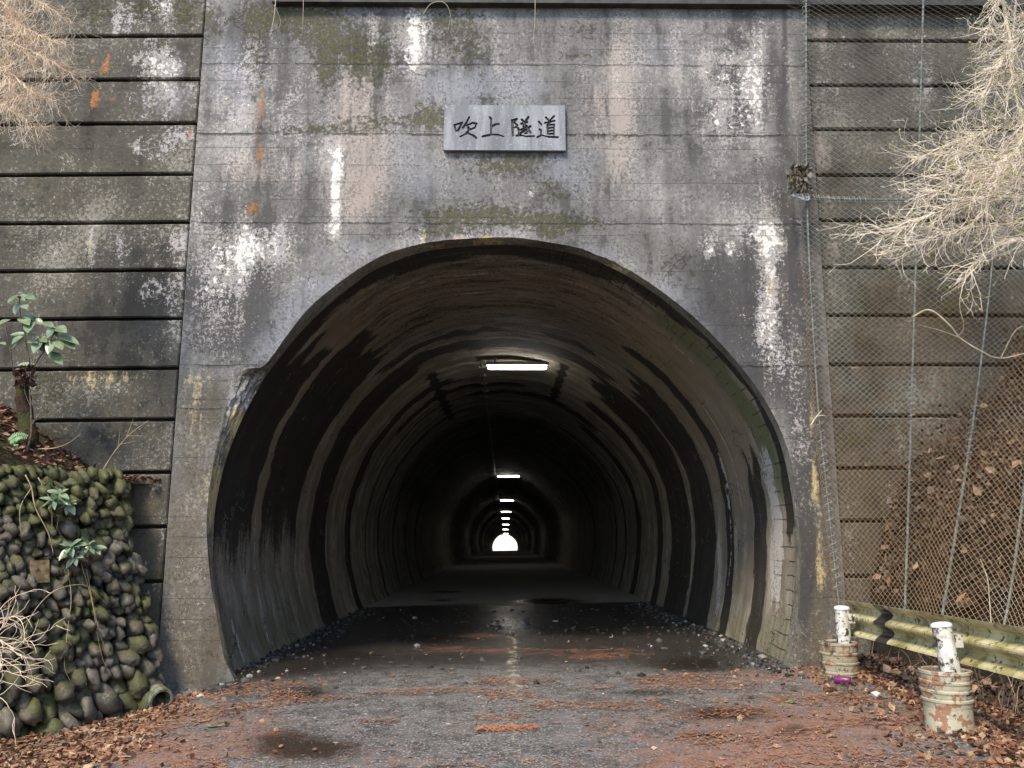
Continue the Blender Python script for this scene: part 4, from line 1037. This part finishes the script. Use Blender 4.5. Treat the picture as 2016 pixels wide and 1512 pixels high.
def railmesh(ya, yb, n, off, mat, name):
    yy = np.linspace(ya, yb, n); a = np.array(pf)
    P = []
    for sgn in (0, 1):
        for y_ in yy:
            for (dx, dz) in a: P.append((rail_x(y_) + dx + sgn * .006 + off, y_, rail_z(y_) + dz))
    k = len(a); f = np.concatenate([gridfaces(n, k)[:, ::-1], gridfaces(n, k, off=n * k)])
    ed = [(i * k + kk, (i + 1) * k + kk, (i + 1) * k + kk + n * k, i * k + kk + n * k) for i in range(n - 1) for kk in (0, k - 1)]
    ed += [(b * k + kk, b * k + kk + 1, b * k + kk + 1 + n * k, b * k + kk + n * k) for b in (0, n - 1) for kk in range(k - 1)]
    return mobj(name, P, list(map(list, f)) + ed, mat, tg, smooth=False)
railmesh(8.62, 1.0, 80, 0, RMAT, 'rail_beam')
yA, yB = 7.93, 7.68
railmesh(yA, yB, 4, -.004, simple('black_band_mat', (.012, .012, .013), (.03, .03, .032), 20, .35), 'dark_rail_band')  # near-black strip standing slightly proud of a short stretch of beam
def post(top, bot, yoff, lab_):
    top = np.array(top); bot = np.array(bot)
    ax = (top - bot); L = np.linalg.norm(ax)
    M4 = Vector(ax).to_track_quat('Z', 'Y').to_matrix().to_4x4()
    m = MB(); r = .068
    m.lathe([(r, -.15), (r, L - .01)], bot, 24, M4)
    po = m.build('post', PMAT, tg, smooth=True)
    m = MB(); m.lathe([(r + .001, L - .012), (r + .006, L - .01), (r + .007, L), (r + .004, L + .014), (r * .7, L + .026), (0.001, L + .03)], bot, 24, M4)
    m.build('post_cap', simple('white_cap_mat', (.7, .69, .66), (.85, .84, .82), 20, .4, .1), po)
    return po
def bracket(y_, x0):
    m = MB(); z_ = rail_z(y_); RX = rail_x(y_)
    m.box((x0, y_ - .03, z_ - .045), (RX + .004, y_ - .02, z_ + .045)); m.box((x0, y_ + .02, z_ - .045), (RX + .004, y_ + .03, z_ + .045)); m.box((x0, y_ - .02, z_ + .036), (RX + .004, y_ + .02, z_ + .0445))
    m.build('bracket', PMAT, tg)
def barrel(ctr, r, hgt, label):
    t = empty('post_barrel', tuple(ctr)); tag(t, label, 'barrel', 'barrels holding the crash barrier posts')
    pr_ = [(r * .95, -.32)]
    nb = 4
    for k in range(nb):
        z0 = hgt * k / nb; z1 = hgt * (k + 1) / nb
        pr_ += [(r * (.955 + .008 * k), z0), (r * (.97 + .008 * k), z0 + .012), (r * (.985 + .008 * k), z1 - .03), (r * (1.02 + .008 * k), z1 - .018), (r * (1.02 + .008 * k), z1 - .005)]
    rt = pr_[-1][0]
    pr_ += [(rt, hgt), (rt - .012, hgt + .004), (rt - .018, hgt - .005), (rt - .02, hgt - .03)]
    m = MB(); m.lathe(pr_, ctr, 40); m.build('drum', BMAT, t, smooth=False)
    ring = np.linspace(0.001, rt - .008, 8); ang = np.arange(32) * math.pi / 16
    V = np.array([(ctr[0] + q * math.cos(a), ctr[1] + q * math.sin(a), ctr[2] + hgt - .016 + .03 * (float(vnoise(np.array([q * 30 * math.cos(a)]), np.array([q * 30 * math.sin(a)]), 4)[0]) - .5) * (q < rt - .03)) for q in ring for a in ang])
    f = [(i * 32 + k, i * 32 + (k + 1) % 32, (i + 1) * 32 + (k + 1) % 32, (i + 1) * 32 + k) for i in range(7) for k in range(32)]
    mobj('fill', V, f, FILL, t, smooth=True)
    return t
b1 = at(1655, 1338, 8.45); b2 = at(1866, 1390, 6.28)
h1 = at(1655, 1268, 8.45)[2] - b1[2]; h2 = at(1868, 1324, 6.28)[2] - b2[2]
barrel(b1, .176, h1 + .02, 'farther ribbed cream barrel, at the foot of the tunnel pier')
barrel(b2, .170, h2 + .02, 'nearer ribbed cream barrel with rust patches, among brown leaves')
c1 = at(1662, 1268, 8.45); c2 = at(1872, 1322, 6.28)
post(at(1657, 1198, 8.47), c1, 0, '')
post(at(1853, 1232, 6.32), c2, 0, '')
bracket(8.44, at(1668, 1215, 8.44)[0]); bracket(6.31, at(1868, 1240, 6.31)[0])

# purple bottle and a scrap of litter
p = at(1660, 1352, 8.0); t_b = empty('purple_bottle', (p[0], p[1], float(roadz(p[0], p[1])) + .035)); tag(t_b, 'small crushed purple can lying in the leaves before the farther barrel', 'can')
ctr = np.array(t_b.location)
M4 = Matrix.Rotation(rad(90), 4, 'Y') @ Matrix.Rotation(.0, 4, 'X'); M4 = Matrix.Rotation(-.5, 4, 'Z') @ M4
m = MB(); m.lathe([(.001, -.075), (.028, -.075), (.033, -.068), (.033, .05), (.026, .068), (.022, .072), (.001, .07)], ctr, 20, M4)
m.build('can_body', simple('purple_paint_mat', (.10, .012, .07), (.20, .03, .14), 20, .3, .1), t_b, smooth=True)
p = at(1726, 1385, 7.3)
lt = MB(); v = IV * (1 + .6 * (nr.random((len(IV), 1)) - .5)) * np.array([.042, .035, .026]); lt.add(v + np.array([p[0], p[1], float(roadz(p[0], p[1])) + .035]), IF)
o = lt.build('paper_scrap', simple('white_paper_mat', (.5, .5, .5), (.75, .75, .73), 20, .8)); tag(o, 'crumpled white paper scrap on the leaves between the barrels', 'litter')

# ------------------------------------------------------------------ left side: pipe, board
p = at(306, 1370, 8.62)
t_p = empty('drain_pipe', tuple(p)); tag(t_p, 'mossy concrete drain pipe end between cobbles and tunnel pier', 'pipe')
M4 = Vector((0.62, -.72, -.12)).to_track_quat('Z', 'Y').to_matrix().to_4x4()
m = MB(); m.lathe([(.085, -.2), (.115, -.2), (.118, .18), (.112, .19), (.092, .19), (.086, .18), (.085, -.2)], p, 28, M4)
m.build('pipe_shell', simple('pipe_concrete_mat', (.07, .075, .04), (.22, .22, .16), 18, .85, .5), t_p, smooth=False)
m = MB(); m.lathe([(.001, .02), (.088, .02)], p, 28, M4); m.build('bore_shade_disc', core_mat, t_p)  # near-black disc across the bore, its colour stands in for the shade inside
t0 = 2.62
def on_cob(uu, vv, out):
    best = None
    d = ray(uu, vv)
    nrm = N3; p0 = cob(0, 0, out)
    k = ((p0 - np.array([0, 0, CAMZ])) @ nrm) / (d @ nrm)
    return d * k + np.array([0, 0, CAMZ])
P4 = [on_cob(*q, .15) for q in ((60, 1104), (97, 1102), (98, 1146), (63, 1148))]
V = np.array(P4 + [p_ - N3 * .025 for p_ in P4])
o = mobj('board', V, [(0, 3, 2, 1), (4, 5, 6, 7), (0, 1, 5, 4), (1, 2, 6, 5), (2, 3, 7, 6), (3, 0, 4, 7)], simple('weathered_board_mat', (.10, .075, .035), (.27, .19, .10), 16, .9, .6))
tag(o, 'small weathered brown board fixed on the mossy cobbles', 'board')

# ------------------------------------------------------------------ bare shrubs
def twig(T, p, d, L, r, level, bias, rngv, curl=.16, prob=.32, kink=.35):
    n = max(5, int(L / .045)); pts = [p.copy()]; d = d / np.linalg.norm(d)
    om = nr.normal(0, 1, 3) * np.array([.4, 1.0, .4]) * rng.uniform(.2, 1.6) / n
    for i in range(n):
        d = d + np.cross(om, d) + (np.array([0, 0, .10]) if i > n * .55 else np.array([0, 0, -.05])) * (curl < .19)
        d = d + nr.normal(0, curl, 3) * np.array([1, .8, 1]) + bias * .07; d /= np.linalg.norm(d)
        p = p + d * (L / n); pts.append(p.copy())
        if level > 0 and rng.random() < prob:
            a = nr.normal(0, 1, 3); a -= a @ d * d; a /= np.linalg.norm(a) + 1e-6
            twig(T, p.copy(), d + a * rng.uniform(.5, 1.1), L * rng.uniform(.25, .6) * (1 - .4 * i / n), r * .6, level - 1, bias, rngv, curl, prob, kink)
    T.append((np.array(pts), r, max(.0012, r * .35)))
    return p
def shrub(name, mains, label, cat, r0, mat_t, mat_s, bias, lens, every, level, prob, bud=None, curl=.16, taper=.4):
    root = empty(name, tuple(mains[0][0][0])); tag(root, label, cat)
    ms = MB(); T = []
    for path, r in mains:
        pp = catmull(path, 40); pp = pp + .02 * (nr.random(pp.shape) - .5)
        ms.tube(pp, r, r * taper, sides=6)
        tan = np.gradient(pp, axis=0)
        L = np.linalg.norm(tan, axis=1).sum(); nt = int(L / every)
        for k in range(nt):
            i = int(rng.uniform(.08, 1.0) * 39)
            d = tan[i] / np.linalg.norm(tan[i]); a = nr.normal(0, 1, 3) * np.array([1, .7, 1]); a -= a @ d * d; a /= np.linalg.norm(a)
            twig(T, pp[i].copy(), d * rng.uniform(.6, 1.2) + a * rng.uniform(.4, 1.0), rng.uniform(*lens), r0, level, bias, None, curl, prob)
    ms.build('stems', mat_s, root, smooth=True)
    mt = MB()
    for p_, ra, rb_ in T: mt.tube(p_, ra, rb_, sides=3, cap=False)
    mt.build('twigs', mat_t, root)
    if bud:
        mb_ = MB()
        for p_, ra, rb_ in T:
            if rng.random() < bud[0]:
                tip = p_[-1]; d = p_[-1] - p_[-2]; d /= np.linalg.norm(d) + 1e-9; s = rng.uniform(.012, .024); w = np.cross(d, [0, 1, 0]) * s * .45
                mb_.add([tip - d * s * .2, tip + w + d * s * .4, tip + d * s * 1.3, tip - w + d * s * .4, tip + np.array([0, -s * .4, 0]) + d * s * .4], [(0, 1, 4), (1, 2, 4), (2, 3, 4), (3, 0, 4), (0, 3, 2, 1)])
        mb_.build('buds', bud[1], root)
    return root
straw = simple('straw_twig_mat', (.55, .45, .34), (.87, .76, .62), 8, .6, .1)
straw_s = simple('pale_bark_mat', (.42, .36, .24), (.62, .54, .38), 20, .7, .3)
budm = simple('bud_mat', (.34, .36, .06), (.5, .5, .14), 30, .6, .1)
YR = 7.0
def A_(u_, v_, y_=YR): return at(u_, v_, y_)
mains = [([A_(2120,430,7.0), A_(1990,440,6.9), A_(1880,455,6.85), A_(1770,490,6.8)], .009), ([A_(2130,330,7.1), A_(1980,300,7.0), A_(1880,300,6.9), A_(1800,315,6.9)], .008),
         ([A_(2120,260,7.2), A_(1980,250,7.1), A_(1910,270,7.0), A_(1840,300,7.0)], .008), ([A_(2120,130,7.3), A_(2010,150,7.2), A_(1950,190,7.1), A_(1900,205,7.1)], .007),
         ([A_(1960,-60,7.3), A_(1985,60,7.2), A_(1996,170,7.1), A_(2040,330,7.1)], .018), ([A_(2120,470,7.0), A_(2010,470,6.9), A_(1950,490,6.9), A_(1900,540,6.8)], .007),
         ([A_(2130,400,6.9), A_(1930,390,6.8), A_(1830,425,6.7), A_(1730,470,6.7)], .008), ([A_(1985,-50,7.2), A_(1960,20,7.1), A_(1940,70,7.1)], .007),
         ([A_(2080,-40,7.2), A_(2020,60,7.1), A_(1980,110,7.1), A_(1945,170,7.0)], .008), ([A_(2130,360,7.0), A_(1980,350,6.9), A_(1890,365,6.8), A_(1800,390,6.8)], .008),
         ([A_(2060,200,7.0), A_(2000,300,6.9), A_(1950,400,6.8), A_(1910,450,6.8)], .007), ([A_(2090,300,7.0), A_(2000,320,6.9), A_(1930,330,6.8), A_(1850,345,6.8)], .007)]
shrub('bare_shrub', mains, 'big straw coloured leafless shrub arching over the netting from the right', 'shrub', 0.0027, straw, straw_s, np.array([-.18, 0, -.02]), (.14, .52), .0185, 2, .26, (.16, budm), .12)
pink = simple('pinkish_twig_mat', (.66, .51, .37), (.90, .75, .57), 8, .7, .1)
YL = 7.2
mains = [([A_(-120,-40,7.4), A_(-20,20,7.3), A_(60,60,7.2), A_(120,90,7.2)], .008), ([A_(-120,30,7.3), A_(-10,70,7.2), A_(80,110,7.2), A_(150,150,7.2)], .008),
         ([A_(-120,90,7.3), A_(0,130,7.2), A_(60,180,7.1), A_(110,200,7.1)], .008), ([A_(-60,-80,7.4), A_(20,-20,7.3), A_(90,10,7.2), A_(130,40,7.2)], .008),
         ([A_(-120,150,7.2), A_(-20,190,7.2), A_(40,230,7.1), A_(80,260,7.1)], .007), ([A_(-80,-60,7.4), A_(0,0,7.3), A_(40,60,7.2), A_(60,130,7.2)], .007), ([A_(-120,0,7.3), A_(-40,80,7.2), A_(10,150,7.2), A_(40,200,7.1)], .007)]
shrub('bare_shrub', mains, 'feathery pinkish leafless shrub hanging in the top left corner', 'shrub', .0024, pink, pink, np.array([.22, 0, -.12]), (.10, .40), .0085, 2, .28, None, .15)
DRY = simple('dry_stem_mat', (.30, .22, .12), (.5, .38, .22), 20, .7, .2)
DRYD = simple('dark_stem_mat', (.06, .045, .03), (.14, .11, .075), 20, .8, .3)
def lone(name, paths, label, cat, mat):
    m = MB()
    for pth, r in paths: m.tube(catmull(pth, max(8, len(pth) * 6)), r, r * .35, sides=5)
    o = m.build(name, mat, smooth=True); return tag(o, label, cat)
lone('dry_twig', [([at(200,930,8.6), at(225,890,8.6), at(255,855,8.6), at(292,828,8.6)], .006), ([at(232,884,8.6), at(236,850,8.6)], .003), ([at(250,858,8.6), at(262,825,8.6)], .003), ([at(236,875,8.6), at(268,868,8.6)], .003), ([at(248,858,8.6), at(284,858,8.6)], .0025)],
     'thin straw twig with forked tips standing on the cobble wall top', 'twig', DRY)
lone('dry_twig', [([at(75,884,8.4), at(108,882,8.4), at(135,872,8.4), at(155,857,8.4)], .006)], 'single bent pale twig lying out over the leaves left of the panels', 'twig', DRY)
lone('dry_shrub', [([at(48,905,8.3), at(58,870,8.3), at(62,845,8.3), at(60,790,8.3), at(56,745,8.35)], .014), ([at(60,840,8.3), at(80,815,8.3), at(110,800,8.3), at(138,785,8.3)], .006), ([at(62,830,8.3), at(85,822,8.3), at(98,821,8.3)], .004), ([at(60,800,8.3), at(50,775,8.3), at(48,760,8.3)], .005), ([at(58,860,8.3), at(20,838,8.3), at(-10,832,8.3)], .005),
     ([at(52,890,8.3), at(20,870,8.3), at(0,850,8.3)], .006), ([at(62,836,8.3), at(72,815,8.3), at(78,800,8.3)], .004), ([at(10,640,8.4), at(20,690,8.4), at(28,740,8.4)], .008)],
     'leafless dark little shrub rooted above the left end of the cobble wall', 'shrub', DRYD)
m = MB(); sp_ = catmull([at(58, 880, 8.42), at(52, 830, 8.45), at(46, 785, 8.45), at(42, 738, 8.45)], 16)
m.tube(sp_, np.linspace(.10, .06, 16) * (1 + .25 * (nr.random(16) - .5)), sides=9)
o = m.build('tree_stump', bank_m, smooth=True); tag(o, 'dark mossy stump under the glossy leaved shrub', 'stump')
lc = [tuple(at(48 + cl(12), 740 + cl(12), 8.35 - rng.random() * .08)) for _ in range(150)]
o = leaves('leaf_clump', lc, .03, .08, [(.16, .085, .065), (.10, .06, .045), (.22, .13, .1), (.07, .04, .03)], 1.3, lift=0, kind=None)
tag(o, 'brown dead leaf clump below the glossy leaved shrub', 'leaf clump')
# vines hanging over the cobbles and roots over the headwall
def oc(u_, v_, o_=.17): return on_cob(u_, v_, o_)
lone('hanging_vine', [([oc(50,935), oc(62,960), oc(70,1000), oc(95,1050), oc(105,1090)], .008), ([oc(62,960), oc(40,1000), oc(42,1060)], .004), ([oc(75,940), oc(100,990), oc(102,1060)], .005)], 'thick dry roots hanging over the left top of the cobble wall', 'vine', DRY)
lone('hanging_vine', [([oc(160,1110), oc(180,1180), oc(200,1290), oc(222,1335)], .003), ([oc(170,1120), oc(192,1230), oc(215,1300)], .003)], 'thin vine strands trailing down the middle of the cobbles', 'vine', DRY)
lone('hanging_vine', [([oc(134,1120), oc(140,1180), oc(132,1250), oc(127,1310), oc(140,1345)], .004)], 'single vine strand hanging below the glossy leaves on the cobbles', 'vine', DRY)
lone('arching_bramble', [([oc(38,1262,.2), oc(70,1200,.35), oc(110,1162,.4), oc(160,1151,.4), oc(185,1165,.35), oc(210,1190,.25)], .005)], 'arching pale bramble stem in front of the cobbles', 'bramble', DRY)
T = []
for k in range(26):
    p_ = at(-40 + rng.uniform(-20, 20), 1260 + rng.uniform(-60, 110), 6.9); twig(T, p_.copy(), np.array([1, .1, rng.uniform(-.2, .5)]), rng.uniform(.3, .65), .0045, 1, np.array([.1, 0, -.3]), None, .2, .3)
m = MB()
for p_, ra, rb_ in T: m.tube(p_, ra, rb_, sides=4, cap=False)
o = m.build('dry_grass_tuft', pink); tag(o, 'tuft of pale dry stems reaching in at the left edge before the cobbles', 'dry stems')
HR = [([at(545,-30,8.86), at(540,30,8.88), at(531,75,8.9)], .006, 'straight pale root forking down the wall top, leftmost of the hanging roots'), ([at(597,-30,8.86), at(597,20,8.88), at(595,64,8.9)], .004, 'short straight pale root hanging just right of the forked one'),
      ([at(832,30,8.86), at(848,8,8.8), at(872,4,8.78), at(886,25,8.8), at(882,62,8.86)], .0045, 'looped pale root curling from the wall top above the moss'), ([at(1054,-30,8.84), at(1053,40,8.88), at(1050,80,8.9), at(1056,92,8.9)], .004, 'thin pale root hanging above the right part of the nameplate')]
for pth, r, lab in HR:
    extra = [([at(540,10,8.87), at(552,40,8.9), at(548,60,8.9)], .003)] if 'forking' in lab else []
    lone('hanging_root', [(pth, r)] + extra, lab, 'root', straw_s)['group'] = 'roots hanging over the wall top'
lone('stray_twig', [([at(1596,838,8.62), at(1606,822,8.6), at(1618,808,8.6)], .012), ([at(1608,818,8.6), at(1625,818,8.6)], .007)], 'short pale forked stick caught in the netting beside the arch', 'stick', straw_s)
lone('long_stalk', [([at(1952,1240,6.6), at(1948,1180,6.6), at(1944,1140,6.6), at(1930,1100,6.7)], .005)], 'thin pale stalk standing behind the crash barrier', 'stalk', straw_s)
lone('bare_branch', [([at(1795,625,7.7), at(1830,610,7.6), at(1870,640,7.5), at(1890,665,7.5), at(1930,690,7.4), at(1970,705,7.4), at(2040,690,7.3)], .009), ([at(1890,665,7.5), at(1850,650,7.5), at(1810,640,7.6)], .004), ([at(1970,705,7.4), at(2000,650,7.3), at(2030,640,7.3)], .005)],
     'bent bare branch resting on the netting below the big shrub', 'branch', straw_s)
m = MB()
cs = at(990, 1418, 6.5)
for k in range(46):
    x = cs[0] + rng.uniform(-.22, .22); y = cs[1] + rng.gauss(0, .03); L = rng.uniform(.05, .12); a = rng.uniform(-.5, .5)
    z_ = float(roadz(x, y)) + .012
    m.tube([(x, y, z_), (x + L * .5 * math.cos(a), y + L * .5 * math.sin(a), z_ + .02), (x + L * math.cos(a), y + L * math.sin(a), z_ + .006)], .004, .002, sides=4)
o = m.build('cedar_sprig', simple('sprig_mat', (.30, .11, .05), (.46, .2, .1), 20, .8)); tag(o, 'rusty cedar sprig lying on the road near the bottom centre', 'sprig')

# ------------------------------------------------------------------ glossy leaved plants and fern
def blade(m, b, tp, w, side, n=7):
    b = np.array(b); tp = np.array(tp); ax = tp - b; L = np.linalg.norm(ax); ax /= L
    sd = np.cross(ax, side); sd /= np.linalg.norm(sd) + 1e-9; nn = np.cross(sd, ax)
    V = []; f = []
    for i in range(n):
        t_ = i / (n - 1); wid = w * (math.sin(math.pi * min(1, t_ * .92 + .06)) ** .8) * (1 - .25 * t_)
        c = b + ax * L * t_ - nn * L * .10 * (t_ ** 2) 
        V += [c - sd * wid - nn * wid * .0 + nn * wid * .28, c, c + sd * wid + nn * wid * .28]
        if i: o_ = (i - 1) * 3; f += [(o_, o_ + 1, o_ + 4, o_ + 3), (o_ + 1, o_ + 2, o_ + 5, o_ + 4)]
    m.add(V, f)
GL = Mat('glossy_leaf_mat'); gn = GL.add(GL.mul(GL.noise(14, 4), .5), GL.mul(GL.noise(5.5, 2), .5)); GL.bump(GL.noise(40, 3), .15, .003); GL.fin(GL.mix(GL.ss(gn, .35, .65), (.075, .125, .05), (.22, .28, .17)), .33, .6)
STEM = simple('green_stem_mat', (.03, .04, .02), (.08, .09, .04), 30, .6, .2)
def zz(x, y): return (x / 3.877, 560 + y / 3.877)
t = empty('glossy_shrub', tuple(at(58, 735, 8.35))); tag(t, 'glossy green leaved shrub by the left edge, against the dark panels', 'shrub')
m = MB()
for pth, r in (([(230,610),(205,480),(190,380),(155,230),(148,85)], .008), ([(250,640),(300,560),(360,480),(412,370)], .008), ([(190,390),(100,480),(0,560)], .004), ([(205,390),(240,290)], .004), ([(360,470),(320,430)], .004)):
    m.tube(catmull([at(*zz(*p_), 8.33) for p_ in pth], 14), r, r * .5, sides=6)
m.build('stems', STEM, t, smooth=True)
LV = [(146,80,55,132,.5),(150,80,200,122,.45),(190,85,262,103,.3),(150,150,108,225,.75),(180,150,200,180,.5),(178,232,252,265,.5),(160,255,215,292,.55),(252,265,330,300,.6),(318,295,405,315,.5),(242,288,205,356,.65),(75,268,-10,298,.55),
      (195,380,72,376,.35),(200,382,292,398,.4),(175,395,85,448,.75),(150,450,60,500,.35),(205,440,280,436,.4),(412,330,355,405,.65),(420,330,500,352,.45),(440,390,600,438,.55),(470,415,565,478,.4),(312,418,250,520,.75),(330,440,328,520,.7),(420,415,360,520,.8),
      (425,430,472,486,.5),(380,520,475,602,.75),(410,350,440,400,.6),(130,620,258,600,.35),(300,410,350,430,.5),(0,445,42,452,.3)]
m = MB()
for (x0_, y0_, x1_, y1_, w) in LV:
    b_ = at(*zz(x0_, y0_), 8.33 + rng.uniform(-.05, .05)); e_ = at(*zz(x1_, y1_), 8.33 + rng.uniform(-.16, .02))
    L = np.linalg.norm(e_ - b_); blade(m, b_, e_, max(.02, min(.065, w * L * .6)), np.array([rng.uniform(-.3, .3), -.75, rng.uniform(.5, 1.0)]))
m.build('leaves', GL.m, t, smooth=True)
def rosette(label, centers, n, L0, L1, stem):
    t = empty('glossy_seedling', tuple(oc(*centers[0]))); tag(t, label, 'plant')
    m = MB()
    for cu, cv in centers:
        c = oc(cu, cv, .24)
        for k in range(n):
            a = k * 2 * math.pi / n + rng.uniform(-.4, .4); L = rng.uniform(L0, L1)
            e_ = c + np.array([math.cos(a) * L, -abs(rng.gauss(.04, .04)), math.sin(a) * L * .7 - .02]); blade(m, c, e_, L * .24, np.array([0, -.7, .8]))
    m.build('leaves', GL.m, t, smooth=True)
    m = MB(); m.tube(catmull([oc(*p_) for p_ in stem], 12), .006, .004, sides=5); m.build('stem', STEM, t)
rosette('bunch of glossy leaves on the cobbles near the wall top', [(118, 972), (135, 990), (108, 985)], 7, .09, .17, [(95, 940), (108, 965), (120, 985), (112, 1040)])
rosette('wider spray of glossy leaves hanging mid height on the cobbles', [(140, 1075), (175, 1072), (158, 1082), (148, 1095), (185, 1078)], 6, .09, .17, [(112, 1040), (125, 1060), (150, 1078), (185, 1078)])
t = empty('fern', tuple(at(5, 885, 8.2))); tag(t, 'small light green fern on the leafy ledge at the left edge', 'fern')
FERN = simple('fern_mat', (.10, .2, .07), (.22, .36, .16), 20, .5, .1)
for (pth) in ([(2,885),(20,868),(36,858),(52,860)], [(8,892),(18,880),(26,872),(30,884)]):
    m = MB(); sp = catmull([at(*p_, 8.2) for p_ in pth], 18); m.tube(sp, .004, .002, sides=4)
    for i in range(3, 18):
        for s_ in (-1, 1):
            tn = sp[min(17, i + 1)] - sp[i - 1]; tn /= np.linalg.norm(tn); pn = np.cross(tn, [0, -1, .3]) * s_; L = .055 * (1 - abs(i - 9) / 14)
            blade(m, sp[i], sp[i] + pn * L + tn * L * .35, L * .2, np.array([0, -.8, .6]), 4)
    m.build('frond', FERN, t)
# small weeds
for k, (u_, v_, Y0, lab) in enumerate(((600, 1318, 0, ''),)): pass
for (u_, v_, z_, lab) in ((422, 1438, 0, 'tiny bright green weed on the road near the left leaves'), (1560, 1413, 0, 'tiny bright green weed among the right needle drifts')):
    d = ray(u_, v_); k = (CAMZ - 0.02) / -d[2]; p_ = d * k + np.array([0, 0, CAMZ]); p_[2] = float(roadz(p_[0], p_[1]))
    m = MB()
    for j in range(9):
        a = rng.uniform(0, 6.28); L = rng.uniform(.04, .08); blade(m, p_, p_ + np.array([math.cos(a) * L, math.sin(a) * L, .02]), .012, np.array([0, 0, 1.0]), 4)
    o = m.build('small_weed', FERN); tag(o, lab, 'weed')
